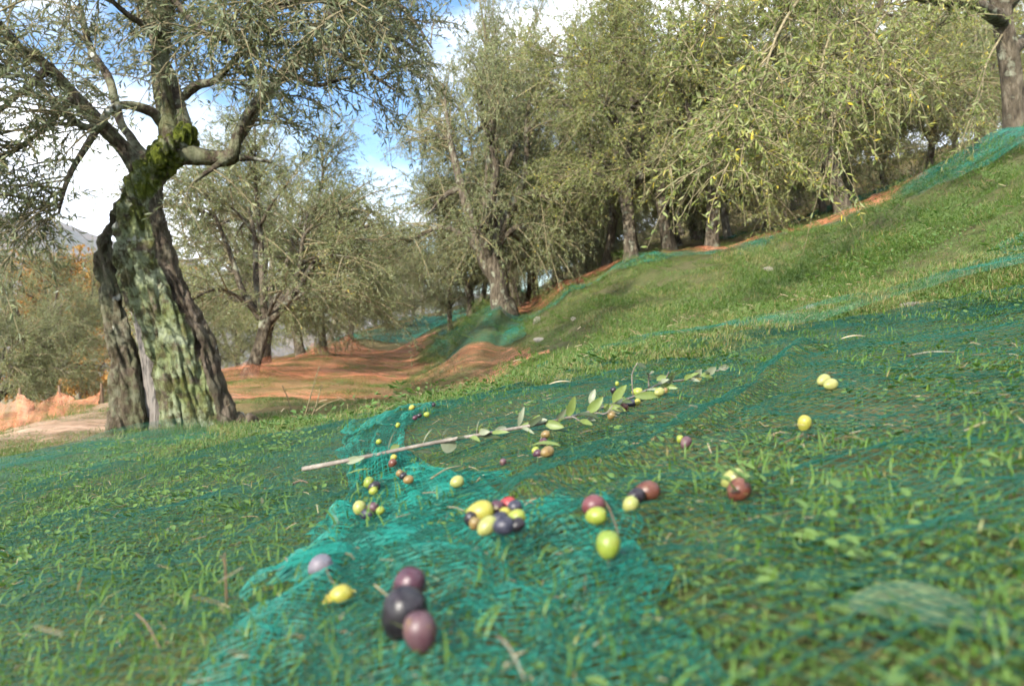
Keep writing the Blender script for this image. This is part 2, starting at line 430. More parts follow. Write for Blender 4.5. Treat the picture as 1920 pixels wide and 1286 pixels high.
_W = np.linalg.solve(_A, np.concatenate([_S, np.zeros(3)]))
def base_h(x, y):
    x = np.asarray(x, float); y = np.asarray(y, float); sh = x.shape
    q = _warp(x.ravel(), y.ravel()); res = np.empty(len(q))
    for i in range(0, len(q), 20000):
        c = q[i:i + 20000]
        d2 = ((c[:, None] - _Q[None]) ** 2).sum(-1)
        res[i:i + 20000] = _kern(d2) @ _W[:_n] + _W[_n] + c @ _W[_n + 1:]
    return (.5 * np.sinh(res)).reshape(sh)
def bumps(x, y):
    r = np.hypot(x, y)
    return .006 * fbm(x * 9, y * 9, 3, 3) + np.clip(r - 1.2, 0, 4) / 4 * .035 * fbm(x * 1.1, y * 1.1, 5, 3) + np.clip(x - .4, 0, 1) * np.clip(y - 2.2, 0, 1) * (.05 * fbm(x * 1.9, y * 1.9, 13, 3) + .025 * fbm(x * 5, y * 5, 15, 2)) + np.clip(r - 25, 0, 60) / 60 * .8 * fbm(x * .05, y * .05, 9, 3)
def height(x, y): return base_h(x, y) + bumps(np.asarray(x, float), np.asarray(y, float))

# height lookup on the terrain grid (fast, and exactly the surface that is drawn)
_gs = np.linspace(-np.arcsinh(700 / .4), np.arcsinh(700 / .4), 420)
_gt = np.linspace(np.arcsinh(-20 / .4), np.arcsinh(700 / .4), 380)
_GX, _GY = .4 * np.sinh(_gs), .4 * np.sinh(_gt)
_MX, _MY = np.meshgrid(_GX, _GY)
_GZ = height(_MX, _MY)
def H(x, y):
    x = np.asarray(x, float); y = np.asarray(y, float)
    i = np.clip((np.arcsinh(x / .4) - _gs[0]) / (_gs[1] - _gs[0]), 0, len(_gs) - 1.001); ii = i.astype(int)
    j = np.clip((np.arcsinh(y / .4) - _gt[0]) / (_gt[1] - _gt[0]), 0, len(_gt) - 1.001); jj = j.astype(int)
    fx = np.clip((x - _GX[ii]) / (_GX[ii + 1] - _GX[ii]), 0, 1); fy = np.clip((y - _GY[jj]) / (_GY[jj + 1] - _GY[jj]), 0, 1)
    return (_GZ[jj, ii] * (1 - fx) + _GZ[jj, ii + 1] * fx) * (1 - fy) + (_GZ[jj + 1, ii] * (1 - fx) + _GZ[jj + 1, ii + 1] * fx) * fy
def ground_at(u, v, off=0.0, y0=.12, y1=60.0):
    """where the sight line through a photograph point first meets the ground (raised by off)"""
    d = ray(u, v); Y = np.exp(np.linspace(math.log(y0), math.log(y1), 700))
    g = d[2] * Y - (H(d[0] * Y, Y) + off)
    k = np.where(g < 0)[0]
    if not len(k): return d * y1
    k = k[0]
    if k == 0: return d * Y[0]
    a, b = Y[k - 1], Y[k]
    for _ in range(25):
        c = .5 * (a + b)
        if d[2] * c - (H(d[0] * c, c) + off) < 0: b = c
        else: a = c
    return d * b
_tt = np.interp(_MY, [0, 2, 5, 6, 8, 10, 13, 16, 20, 30, 60], [-.6, -.55, -.2, -.3, -.8, -.95, -1.15, -1.6, -1.9, -2.8, -3])
_cc = np.interp(_MY, [0, 3, 6, 9, 10.5, 12, 13, 14, 17, 22, 60], [8, 5, 4.0, 4.1, 3.35, 2.0, .95, -.15, -.97, -2.2, -2.6])
_dry = np.clip((_tt - .1 - _MX) / .4, 0, 1) * np.clip((_MY - 4.3) / .8, 0, 1) * .85 + np.clip((_MX - _cc - .3) / .5, 0, 1) * .7      # trodden terraces
ny, nx = _MX.shape
_ids = np.arange(ny * nx).reshape(ny, nx)
_F = np.stack([_ids[:-1, :-1], _ids[:-1, 1:], _ids[1:, 1:], _ids[1:, :-1]], -1).reshape(-1, 4)
obj('ground', mesh_np('ground', np.stack([_MX, _MY, _GZ], -1).reshape(-1, 3), _F, MAT['ground'], attrs={'dry': _dry.ravel()}), kind='structure')

# far hillside across the valley
m, nt, out = material('hill_wood'); MAT['hill'] = m
wp = wpos(nt)
c = ramp(nt, noise_fac(nt, .02, 6, .65, wp, .35, .65), [(0, (.06, .07, .06)), (.5, (.12, .105, .085)), (1, (.18, .14, .10))])
principled(nt, out, c, .95, .1, noise_fac(nt, .08, 5, .7, wp, .2, .8), 1, 6.0)
hx = np.linspace(-1500, 900, 160); hy = np.linspace(420, 1500, 60)
HX, HY = np.meshgrid(hx, hy)
prof = np.interp(HX / HY, [-1.6, -1.0, -.69, -.64, -.60, -.56, -.50, -.40, -.25, -.10, .2, .8], [.20, .18, .158, .150, .138, .122, .10, .075, .05, .035, .03, .03])
rise = np.clip((HY - 420) / 430, 0, 1); rise = rise * rise * (3 - 2 * rise)
HZ = -75 + rise * (prof * HY * np.where(HY > 850, 850 / HY, 1) + 75) + 7 * fbm(HX * .012, HY * .012, 21, 4) * rise
_ids = np.arange(HX.size).reshape(HX.shape)
obj('hill', mesh_np('hill', np.stack([HX, HY, HZ], -1).reshape(-1, 3), np.stack([_ids[:-1, :-1], _ids[:-1, 1:], _ids[1:, 1:], _ids[1:, :-1]], -1).reshape(-1, 4), MAT['hill']), kind='structure')
# ------------------------------------------------------------------ grass, herbs and straw: scattered ground cover
def scatter(name, pts, yaw, tilt, scale, idx, protos):
    """one object: geometry-node instances of the prototype meshes on a cloud of points"""
    me = bpy.data.meshes.new(name)
    me.vertices.add(len(pts)); me.vertices.foreach_set('co', np.asarray(pts, np.float32).ravel())
    for k, val, typ in (('yaw', yaw, 'FLOAT'), ('tx', tilt[:, 0], 'FLOAT'), ('ty', tilt[:, 1], 'FLOAT'), ('sc', scale, 'FLOAT'), ('pick', idx, 'INT')):
        a = me.attributes.new(k, typ, 'POINT'); a.data.foreach_set('value', np.asarray(val, np.float32 if typ == 'FLOAT' else np.int32))
    o = obj(name, me)
    g = bpy.data.node_groups.new(name, 'GeometryNodeTree')
    g.interface.new_socket('Geometry', in_out='INPUT', socket_type='NodeSocketGeometry')
    g.interface.new_socket('Geometry', in_out='OUTPUT', socket_type='NodeSocketGeometry')
    gi = g.nodes.new('NodeGroupInput'); go = g.nodes.new('NodeGroupOutput')
    iop = g.nodes.new('GeometryNodeInstanceOnPoints')
    g2i = g.nodes.new('GeometryNodeGeometryToInstance')
    for pm in reversed(protos):
        po = bpy.data.objects.new(pm.name, pm)
        oi = g.nodes.new('GeometryNodeObjectInfo'); oi.inputs['Object'].default_value = po; oi.inputs['As Instance'].default_value = False
        g.links.new(oi.outputs['Geometry'], g2i.inputs[0])
    def named(nm, typ):
        n = g.nodes.new('GeometryNodeInputNamedAttribute'); n.data_type = typ; n.inputs['Name'].default_value = nm
        return n.outputs['Attribute']
    cx = g.nodes.new('ShaderNodeCombineXYZ')
    g.links.new(named('tx', 'FLOAT'), cx.inputs[0]); g.links.new(named('ty', 'FLOAT'), cx.inputs[1]); g.links.new(named('yaw', 'FLOAT'), cx.inputs[2])
    e2r = g.nodes.new('FunctionNodeEulerToRotation'); g.links.new(cx.outputs[0], e2r.inputs[0])
    g.links.new(gi.outputs[0], iop.inputs['Points']); g.links.new(g2i.outputs[0], iop.inputs['Instance'])
    iop.inputs['Pick Instance'].default_value = True
    g.links.new(named('pick', 'INT'), iop.inputs['Instance Index'])
    g.links.new(e2r.outputs[0], iop.inputs['Rotation']); g.links.new(named('sc', 'FLOAT'), iop.inputs['Scale'])
    g.links.new(iop.outputs[0], go.inputs[0])
    md = o.modifiers.new('scatter', 'NODES'); md.node_group = g
    return o

def grass_tuft(name, nb, lmin, lmax, w, spread, lean, mat, seed, base=.35, dry=.06):
    r = np.random.default_rng(seed)
    a = r.uniform(0, 2 * math.pi, nb); rad = spread * np.sqrt(r.uniform(0, 1, nb))
    p0 = np.stack([rad * np.cos(a), rad * np.sin(a), np.full(nb, -.004)], -1)
    L = r.uniform(lmin, lmax, nb); az = r.uniform(0, 2 * math.pi, nb); ln = lean * r.uniform(.3, 1.2, nb)
    d = np.stack([np.cos(az), np.sin(az), np.zeros(nb)], -1); s = np.stack([-np.sin(az), np.cos(az), np.zeros(nb)], -1)
    rows = []
    for t, ww in ((0, .7), (.4, 1), (.75, .7)):
        c = p0 + d * (L * ln * t * t * 1.3)[:, None] + np.array([0, 0, 1.0]) * (L * t * (1 - .45 * ln * t))[:, None]
        rows += [c - s * w * ww * .5, c + s * w * ww * .5]
    tip = p0 + d * (L * ln * 1.3)[:, None] + np.array([0, 0, 1.0]) * (L * (1 - .45 * ln))[:, None]
    v = np.stack(rows + [tip], 1).reshape(-1, 3); b = (np.arange(nb) * 7)[:, None]
    rv = np.clip(base + r.normal(0, .2, nb), 0, .86); rv = np.where(r.uniform(size=nb) < dry, r.uniform(.92, 1, nb), rv)
    return mesh_np(name, v, [b + np.array([[0, 1, 3, 2]]), b + np.array([[2, 3, 5, 4]]), b + np.array([[4, 5, 6]])], mat, True, {'rnd': np.repeat(rv, 7)})

def herb_rosette(name, nl, lmin, lmax, mat, seed, wide=.7, hmax=.02, spread=.03):
    r = np.random.default_rng(seed); G = Geo()
    for k in range(nl):
        a = r.uniform(0, 2 * math.pi); L = r.uniform(lmin, lmax); h = r.uniform(.004, hmax)
        c = np.array([math.cos(a), math.sin(a), 0]) * spread * math.sqrt(r.uniform(.01, 1)) + np.array([0, 0, h])
        d = np.array([math.cos(a), math.sin(a), r.uniform(-.3, .5)]); d /= np.linalg.norm(d)
        s = np.array([-math.sin(a), math.cos(a), r.uniform(-.3, .3)]); n = np.cross(d, s); W = L * wide * .5
        prof = [(0, .02), (.2, .7), (.5, 1), (.8, .75), (1, .05)]
        v = []
        for t, w in prof: v += [c + d * L * t - s * W * w + n * .12 * L * w, c + d * L * t - n * .1 * L * math.sin(t * 3), c + d * L * t + s * W * w + n * .12 * L * w]
        f = [[i * 3 + j, i * 3 + j + 1, i * 3 + j + 4, i * 3 + j + 3] for i in range(4) for j in range(2)]
        G.add(v, np.array(f), r.uniform(0, 1))
    return G.mesh(name, mat)

def straw_patch(name, n, mat, seed, lmin=.03, lmax=.11, w=.0012, spread=.05):
    r = np.random.default_rng(seed)
    p = np.stack([r.normal(0, spread, n), r.normal(0, spread, n), r.uniform(.002, .018, n)], -1)
    a = r.uniform(0, 2 * math.pi, n); L = r.uniform(lmin, lmax, n)
    d = np.stack([np.cos(a), np.sin(a), r.normal(.05, .18, n)], -1) * L[:, None]
    k = r.normal(0, .12, (n, 3)) * L[:, None]
    P = np.stack([p, p + d * .5 + k, p + d], 1)
    v, f = tubes(P, np.full((n, 3), w) * r.uniform(.6, 1.3, (n, 1)), 3)
    return mesh_np(name, v, f, mat, True, {'rnd': np.repeat(r.uniform(0, 1, n), 9)})

def region(n, y0, y1, power=0.0, xpad=.5, ymin_pad=0):
    """random ground points, thinning with distance like the eye needs them"""
    if y1 < 4: y = y0 + (y1 - y0) * rng.uniform(0, 1, n) ** 1.15
    else: y = np.exp(rng.uniform(math.log(y0), math.log(y1), n))
    x = rng.uniform(-1, 1, n) * (.74 * y + xpad)
    return x, y

def slopes(x, y, e=.05):
    return (H(x + e, y) - H(x - e, y)) / (2 * e), (H(x, y + e) - H(x, y - e)) / (2 * e)

def toe(y):      # foot of the grassy bank
    return np.interp(y, [0, 2, 5, 6, 8, 10, 13, 16, 20, 30, 60], [-.6, -.55, -.2, -.3, -.8, -.95, -1.15, -1.6, -1.9, -2.8, -3])
def crest(y):    # upper edge of the bank
    return np.interp(y, [0, 3, 6, 9, 10.5, 12, 13, 14, 17, 22, 60], [8, 5, 4.0, 4.1, 3.35, 2.0, .95, -.15, -.97, -2.2, -2.6])

near = [grass_tuft('grass_patch', 200, .004, .015, .0011, .10, 1.0, MAT['grass'], s, b_, .05) for s, b_ in ((1, .30), (2, .42), (3, .48), (4, .36))]
long_ = [grass_tuft('long_grass', 3, .012, .034, .0013, .012, .55, MAT['grass'], s, .68, .06) for s in (11, 12, 13)]
herb = [herb_rosette('herb_patch', 70, .004, .009, MAT['clover'], s, .8, .012, .075) for s in (21, 22, 23)] + [herb_rosette('broad_herb', 7, .010, .018, MAT['clover'], 24, .55, .02, .02)]
strw = [straw_patch('straw_patch', 14, MAT['straw'], s, .004, .016, .00032, .07) for s in (31, 32)]
bank = [grass_tuft('bank_patch', 420, .025, .075, .0042, .34, .9, MAT['bank_grass'], s, b_, dr) for s, b_, dr in ((41, .30, .05), (42, .45, .07), (43, .55, .42), (44, .40, .04))]
weed = [herb_rosette('bank_weed', 60, .008, .022, MAT['clover'], s, .6, .035, .16) for s in (51, 52)]
bstr = [straw_patch('bank_straw', 16, MAT['straw'], s, .006, .028, .0007, .13) for s in (61, 62)]

def cover(name, label, x, y, smin, smax, protos, wts, tiltk=.8, lift=0.0, dist=False, patchy=False):
    n = len(x); sx, sy = slopes(x, y)
    tilt = np.stack([sy * tiltk, -sx * tiltk], -1) + rng.normal(0, .06, (n, 2))
    pts = np.stack([x, y, H(x, y) + lift], -1)
    sc = rng.uniform(smin, smax, n)
    if dist: sc = sc * np.clip(.32 + .11 * (y - 1.7), .32, 1)
    idx = rng.choice(len(protos), n, p=np.array(wts, float) / sum(wts))
    if patchy: idx = np.where(vnoise(x * .9, y * .9, 131) + rng.uniform(-.5, .5, n) > .35, 2, np.where(idx == 2, 0, idx))
    o = scatter(name, pts, rng.uniform(0, 6.283, n), tilt, sc, idx, protos)
    o['kind'] = 'stuff'; o['label'] = label; o['category'] = 'grass' if 'straw' not in name else 'straw'
    return o

x, y = region(2250, .1, 3.2, xpad=.75)
k = vnoise(x * 5, y * 5, 71) + rng.uniform(-.8, .8, len(x)) > -.45
cover('meadow_grass', 'short green grass matted under the foreground nets', x[k], y[k], .7, 1.4, near, [1, 1, 1, 1])
x, y = region(1800, .3, 3.2, xpad=.7)
k = (rng.uniform(0, 1, len(x)) < np.where(x > -.1, .9, .22))
cover('tall_grass', 'longer grass blades poking through the foreground nets', x[k], y[k], .6, 1.15, long_, [1, 1, 1])
x, y = region(1900, .1, 3.0, xpad=.7)
k = (vnoise(x * 4, y * 4, 77) + rng.uniform(-.6, .6, len(x)) > np.where(x > -.05, -.3, .25))
cover('clover_herbs', 'small round leaved clover and herbs under the foreground nets', x[k], y[k], .6, 1.3, herb, [3, 3, 3, 1])
x, y = region(650, .2, 3.2, xpad=.25)
k = vnoise(x * 3, y * 3, 79) + rng.uniform(-.7, .7, len(x)) > -.1
cover('straw_litter', 'dry straw stalks and bits strewn in the foreground grass', x[k], y[k], .6, 1.2, strw, [1, 1], lift=.004)

x, y = region(6900, 1.1, 17, xpad=1.3)
k = (x > toe(y) - .3) & (x < crest(y) + .5) & ((y > 1.7) | (x > 1.0))
pt = vnoise(x * 1.4, y * 1.4, 83)
k &= (pt + rng.uniform(-.9, .9, len(x)) > -.7) & (vnoise(x * 2.7, y * 2.7, 89) + rng.uniform(-.25, .25, len(x)) > -.42)
k &= ~((y > 5.6) & (y < 11) & (x < toe(y) + 1.15 - .06 * (y - 5.6)) & (rng.uniform(0, 1, len(x)) < .93))
cover('bank_grass', 'rough green grass covering the sloping bank', x[k], y[k], .5, 1.1, bank, [3, 3, .6, 3], dist=True, patchy=True)
x, y = region(1500, 1.8, 13, xpad=.5)
k = (x > toe(y)) & (x < crest(y)) & (vnoise(x * 1.1, y * 1.1, 85) + rng.uniform(-.5, .5, len(x)) > .1)
cover('bank_weeds', 'leafy low weeds in patches on the sloping bank', x[k], y[k], .6, 1.3, weed, [1, 1])
x, y = region(1300, 1.8, 14, xpad=.5)
k = (x > toe(y)) & (x < crest(y)) & (vnoise(x * .9, y * .9, 87) + rng.uniform(-.4, .4, len(x)) > .2)
cover('bank_straw', 'dead stalks and dry grass in patches on the bank', x[k], y[k], .6, 1.3, bstr, [1, 1], lift=.01)
x, y = region(2600, 4.2, 45, xpad=1)
k = ((x < toe(y)) | (x > crest(y)))
cover('terrace_grass', 'thin mown grass on the olive terraces', x[k], y[k], .35, .8, bank, [2, 2, 2, 1])
# ------------------------------------------------------------------ olive trees
UP = np.array([0, 0, 1.0])
def curve_pts(p, d, L, droop, K):
    t = np.linspace(0, 1, K)[None, :, None]
    return p[:, None] + d[:, None] * (L[:, None, None] * t) - UP * (droop[:, None, None] * L[:, None, None] * t * t)

def crown_geo(limbs, r, nsec, ntwig, nleaf, Lsec=(.5, 1.1), Ltwig=(.2, .45), leaf=(.045, .065), lw=.012, droop=.35, upb=.35, tmin=.35, hexa=False, shade=0.0, center=None, reject=None, rb=.010):
    """secondary branches on the limbs, twigs on the branches, leaves on the twigs"""
    G = Geo()
    w = np.array([np.linalg.norm(np.diff(l, axis=0), axis=1).sum() for l in limbs]); w = w ** 1.35; w = w / w.sum()
    li = r.choice(len(limbs), nsec, p=w); tt = tmin + (1 - tmin) * r.uniform(0, 1, nsec) ** .62
    p = np.empty((nsec, 3)); ld = np.empty((nsec, 3))
    for k in range(nsec):
        l = limbs[li[k]]; f = tt[k] * (len(l) - 1); i = min(int(f), len(l) - 2)
        p[k] = l[i] + (l[i + 1] - l[i]) * (f - i); ld[k] = l[i + 1] - l[i]
    c = np.mean([l[0] for l in limbs], 0) if center is None else np.asarray(center, float)
    out = p - c; out[:, 2] *= .4; out = nrm(out)
    d = nrm(out * .8 + nrm(ld) * .35 + UP * upb + r.normal(0, .55, (nsec, 3)))
    L = r.uniform(*Lsec, nsec); S = curve_pts(p, d, L, droop * r.uniform(.4, 1.6, nsec), 5)
    if reject is not None: k = ~reject(S); S = S[k]; nsec = len(S)
    v, f = tubes(S, np.linspace(rb, rb * .35, 5)[None] * r.uniform(.7, 1.4, (nsec, 1)), 4)
    G.add(v, f, .3, 1)
    si = np.repeat(np.arange(nsec), ntwig); n = len(si); t = r.uniform(.15, 1, n); ff = t * 4; i = np.minimum(ff.astype(int), 3)
    q = S[si, i] + (S[si, i + 1] - S[si, i]) * (ff - i)[:, None]
    sd = nrm(S[si, i + 1] - S[si, i])
    d = nrm(sd * .6 + r.normal(0, .62, (n, 3)) + UP * .05); L = r.uniform(*Ltwig, n)
    T = curve_pts(q, d, L, droop * 1.5 * r.uniform(.3, 1.6, n), 4)
    v, f = tubes(T, np.linspace(.0032, .0012, 4)[None] * r.uniform(.8, 1.3, (n, 1)), 3)
    G.add(v, f, .5, 1)
    ti = np.repeat(np.arange(n), nleaf); m = len(ti); t = r.uniform(.08, 1, m); ff = t * 3; i = np.minimum(ff.astype(int), 2)
    q = T[ti, i] + (T[ti, i + 1] - T[ti, i]) * (ff - i)[:, None]; td = nrm(T[ti, i + 1] - T[ti, i])
    d = nrm(td * .7 + nrm(r.normal(0, 1, (m, 3))) * .85)
    sec_tone = r.normal(0, .16, nsec)[si][ti]
    tone = np.clip(.42 + sec_tone + r.normal(0, .2, m) + shade, 0, 1)
    v, f, k = leaves(q, d, r.uniform(*leaf, m), lw * r.uniform(.8, 1.25, m), .3, hexa, side=r.normal(size=(m, 3)) + UP * .8)
    G.add(v, f, np.repeat(tone, k), 0)
    return G

def wood_tube(G, pts, sides=10, n=18, bump=.12, seed=0, flare=0.0, lo=0.0):
    """pts rows x,y,z,r; uneven round limb"""
    q = spline(pts, n); P = q[:, :3]; rad = q[:, 3].copy()
    v, f = tubes(P[None], rad[None], sides, cap=True)
    V = v.reshape(n, sides, 3); dv = V - P[:, None]
    a = np.arange(sides) / sides * 2 * math.pi
    s = np.linspace(0, np.linalg.norm(np.diff(P, axis=0), axis=1).sum(), n)
    nz = vnoise(np.cos(a)[None] * 1.7 + seed * 3.1 + s[:, None] * .6, np.sin(a)[None] * 1.7 + s[:, None] * 1.6 / max(rad[0], .02) * .12, seed)
    k = 1 + bump * 2 * nz
    V = P[:, None] + dv * k[..., None]
    G.add(V.reshape(-1, 3), f, lo)

def olive_tree(seed, trunk_h=1.1, trunk_r=.16, lean=(.1, 0), height=4.6, radius=1.9, nl=5, nsec=190, ntwig=10, nleaf=15, leaf=(.042, .064), lw=.0128, droop=.4, leafmat='leaf_grey', barkmat='bark', upb=.35, fork=None):
    r = np.random.default_rng(seed)
    W = Geo(); tx, ty = lean[0] * trunk_h, lean[1] * trunk_h
    tr = [(-.0, 0, -.25, trunk_r * 1.75), (0, 0, .0, trunk_r * 1.45), (tx * .25, ty * .25, trunk_h * .22, trunk_r * 1.05), (tx * .6 + r.normal(0, .03), ty * .6, trunk_h * .6, trunk_r * .92), (tx, ty, trunk_h, trunk_r * 1.0), (tx * 1.05, ty * 1.05, trunk_h * 1.12, trunk_r * .75)]
    wood_tube(W, tr, 14, 20, .16, seed)
    top = np.array([tx, ty, trunk_h]); limbs = []
    ph0 = r.uniform(0, 6.28)
    for k in range(nl):
        ph = ph0 + k * 2 * math.pi / nl + r.normal(0, .25)
        hh = height * r.uniform(.60, .88); rr = radius * r.uniform(.35, .72)
        if k == 0: rr *= .25; hh = height * .86
        o = np.array([math.cos(ph), math.sin(ph), 0])
        pts = [top - UP * .1, top + o * rr * .35 + UP * (hh - trunk_h) * .18, top + o * rr * .65 + UP * (hh - trunk_h) * .5 + r.normal(0, .1, 3), top + o * rr * .85 + UP * (hh - trunk_h) * .78 + r.normal(0, .1, 3), top + o * rr + UP * (hh - trunk_h)]
        rad = trunk_r * np.array([.62, .5, .36, .22, .08])
        q = np.column_stack([pts, rad]); wood_tube(W, q, 8, 14, .12, seed * 7 + k)
        main = spline(np.array(pts), 14); limbs.append(main)
        for j in range(2):      # a side limb
            s = main[r.integers(4, 10)]; d = nrm(o * .9 + r.normal(0, .5, 3) + UP * .25); Ls = radius * r.uniform(.35, .6)
            sp = [s, s + d * Ls * .5 + UP * .05, s + d * Ls - UP * .05]
            wood_tube(W, np.column_stack([sp, trunk_r * np.array([.28, .2, .08])]), 6, 8, .1, seed * 11 + k * 3 + j)
            limbs.append(spline(np.array(sp), 8))
    for k in range(5):          # low skirts of the crown
        ph = ph0 + .6 + k * 1.26 + r.normal(0, .2); o = np.array([math.cos(ph), math.sin(ph), 0]); Ls = radius * r.uniform(.6, .85)
        sp = [top, top + o * Ls * .5 + UP * .42, top + o * Ls + UP * r.uniform(.0, .35)]
        wood_tube(W, np.column_stack([sp, trunk_r * np.array([.32, .22, .07])]), 6, 10, .1, seed * 13 + k); limbs.append(spline(np.array(sp), 10))
    C = crown_geo(limbs, r, nsec, ntwig, nleaf, (radius * .3, radius * .62), (.22, .48), leaf, lw, droop, upb, .22, center=top + UP * (height - trunk_h) * .35)
    return W.mesh('trunk', MAT[barkmat]), C.mesh('crown', [MAT[leafmat], MAT['twig']])

PROTO = {
    'gold_a': olive_tree(101, 1.35, .105, (-.12, 0), 5.2, 2.2, 6, 270, 11, 18, leafmat='leaf_gold', droop=.20, upb=.3),
    'gold_b': olive_tree(102, 1.2, .10, (.05, .1), 4.8, 2.1, 6, 260, 11, 18, leafmat='leaf_gold', droop=.18, upb=.3),
    'grey_a': olive_tree(103, 1.0, .13, (-.3, .05), 5.0, 2.1, 6, 270, 11, 18, leafmat='leaf_grey', droop=.18),
    'grey_b': olive_tree(104, .9, .095, (.25, 0), 4.0, 1.85, 6, 250, 11, 18, leafmat='leaf_grey', droop=.18),
    'grey_c': olive_tree(105, .9, .075, (-.2, .1), 4.4, 1.75, 5, 230, 11, 18, leafmat='leaf_grey', barkmat='pale_bark', droop=.2),
    'grey_d': olive_tree(108, .8, .20, (-.42, 0), 4.9, 2.1, 6, 270, 11, 18, leafmat='leaf_grey', droop=.2),
    'small': olive_tree(106, .6, .055, (.1, .1), 2.6, 1.2, 5, 130, 9, 18, leafmat='leaf_grey', droop=.15),
    'autumn': olive_tree(107, 1.5, .14, (0, 0), 6.0, 2.2, 5, 170, 9, 13, leaf=(.09, .12), lw=.06, leafmat='leaf_autumn', droop=.2),
}
def plant_tree(kind, base, label, group, yaw=0.0, scale=1.0, name='olive_tree', cat='tree', lean=(0, 0)):
    t = empty(name, tuple(base), label, cat, group, yaw)
    t.rotation_euler = (lean[0], lean[1], yaw); t.scale = (scale,) * 3 if not isinstance(scale, tuple) else (scale[0], scale[0], scale[1])
    tr, cr = PROTO[kind]
    obj('trunk', tr, t); obj('crown', cr, t)
    return t
def base_at(u, v, Y):
    p = at(u, v, Y); return (p[0], p[1], float(H(p[0], p[1])) - .03)

TREES = [  # kind, u, v, Y, yaw, scale, label, group, lean
    # along the top of the bank
    ('grey_d', 945, 577, 14.2, .0, (.92, 1.28), 'thick dark olive trunk leaning outward at the far end of the bank crest', 'olive trees on the bank', (0, 0)),
    ('grey_b', 968, 568, 17.5, 2.2, 1.05, 'slim olive tree close behind the thick leaning dark trunk, green net at its foot', 'olive trees on the bank', (0, 0)),
    ('gold_b', 1185, 487, 12.9, 1.1, 1.0, 'yellowish olive tree with twisted trunk where the bank crest steps up', 'olive trees on the bank', (0, -.05)),
    ('gold_a', 1254, 470, 13.2, .4, .98, 'yellowish olive tree with pale straight trunk right of the crest step', 'olive trees on the bank', (0, -.04)),
    ('gold_b', 1335, 468, 12.4, 3.6, .95, 'olive tree forking low into two dark limbs, middle of the bank crest', 'olive trees on the bank', (0, 0)),
    ('grey_c', 1366, 465, 16.5, .9, 1.0, 'thin dark olive trunk just behind the low forking tree', 'olive trees on the bank', (0, 0)),
    ('gold_a', 1580, 398, 11.2, 5.6, 1.0, 'olive tree with speckled pale trunk rising from orange net on the upper slope', 'olive trees on the bank', (0, -.08)),
    ('small', 1545, 408, 15.0, 2.0, 1.3, 'small dark forked olive tree beside the speckled pale trunk', 'olive trees on the bank', (0, 0)),
    ('small', 1742, 322, 15.5, 4.0, 1.25, 'small bushy olive tree above the orange net high on the right slope', 'olive trees on the bank', (0, 0)),
    ('grey_c', 1430, 447, 18.5, 3.0, .9, 'pale thin stemmed olive tree between the forking tree and the speckled trunk', 'olive trees on the bank', (0, 0)),
    # terrace on the left
    ('grey_b', 468, 708, 10.0, .3, (.95, .9), 'olive tree with pale trunk rising from orange net, right of the old tree', 'olive trees on the terrace', (0, 0)),
    ('grey_a', 492, 668, 14.0, 2.5, .95, 'dark olive trunk half hidden behind the pale trunk on the orange net', 'olive trees on the terrace', (0, 0)),
    ('gold_b', 608, 668, 16.8, 3.3, .85, 'dark olive trunk leaning left on the orange netted terrace', 'olive trees on the terrace', (0, 0)),
    ('grey_a', 566, 656, 21.0, 1.2, 1.12, 'olive tree behind a small mound at the back of the orange terrace', 'olive trees on the terrace', (0, 0)),
    ('grey_c', 655, 655, 21.5, 5.0, 1.0, 'slim olive tree in a cone of orange net at the far end of the terrace', 'olive trees on the terrace', (0, 0)),
    ('grey_c', 704, 618, 31.0, .2, 1.0, 'far olive tree with whitish trunk on the green netted bank', 'far olive trees', (0, 0)),
    ('grey_c', 769, 604, 29.0, 4.1, .75, 'young far olive tree with white forked trunk at the path end', 'far olive trees', (0, 0)),
    ('grey_b', 845, 625, 20.0, 1.9, .72, 'dark double trunked olive tree at the far toe of the bank', 'olive trees on the bank', (0, 0)),
    ('grey_a', 884, 612, 18.4, 5.6, .72, 'slanting dark olive trunk left of the thick leaning one', 'olive trees on the bank', (0, .1)),
    ('grey_c', 903, 585, 18.8, 2.9, .85, 'pale olive trunk just left of the thick leaning dark trunk', 'olive trees on the bank', (0, 0)),
]
for kd, u, v, Y, yw, s, lb, gp, ln in TREES:
    plant_tree(kd, base_at(u, v, Y), lb, gp, yw, s, lean=ln)
# trees further up the hillside and across the terraces, one behind another
BACK = [('grey_a', 5.2, 21, 1.1), ('grey_b', 3.0, 24, 1.2), ('gold_b', 8.5, 19, 1.0), ('grey_a', 9.5, 25, 1.2), ('grey_c', 12.5, 21, 1.1), ('grey_b', 6.5, 29, 1.3), ('grey_a', 1.6, 30, 1.2),
        ('gold_a', 13.5, 16, 1.0), ('grey_b', 16, 25, 1.3), ('grey_a', 12.5, 31, 1.3), ('grey_c', 1.2, 22, .95), ('gold_a', 6.8, 15.5, 1.0), ('grey_c', 19, 30, 1.3),
        ('grey_b', 3.9, 17.5, .95), ('gold_b', 10.8, 17.5, 1.0), ('grey_a', 16.5, 19.5, 1.1), ('small', 10.2, 20.5, 1.5), ('grey_b', 4.2, 33, 1.3), ('grey_a', 9.5, 36, 1.4), ('small', 6.0, 23.5, 1.6), ('small', 8.2, 22.3, 1.6),
        ('small', 1.4, 25, 1.6), ('small', 2.6, 26.5, 1.6), ('small', .2, 27, 1.5), ('grey_b', 2.2, 33, 1.3), ('grey_b', -.4, 33, 1.1), ('grey_c', 5.2, 38, 1.5), ('grey_a', .5, 18.6, (1.0, 1.42)), ('grey_b', -.25, 17.4, (.95, 1.75)), ('grey_b', 2.1, 16.6, (1.05, 1.35)), ('grey_a', 3.4, 20.6, (1.1, 1.4))]
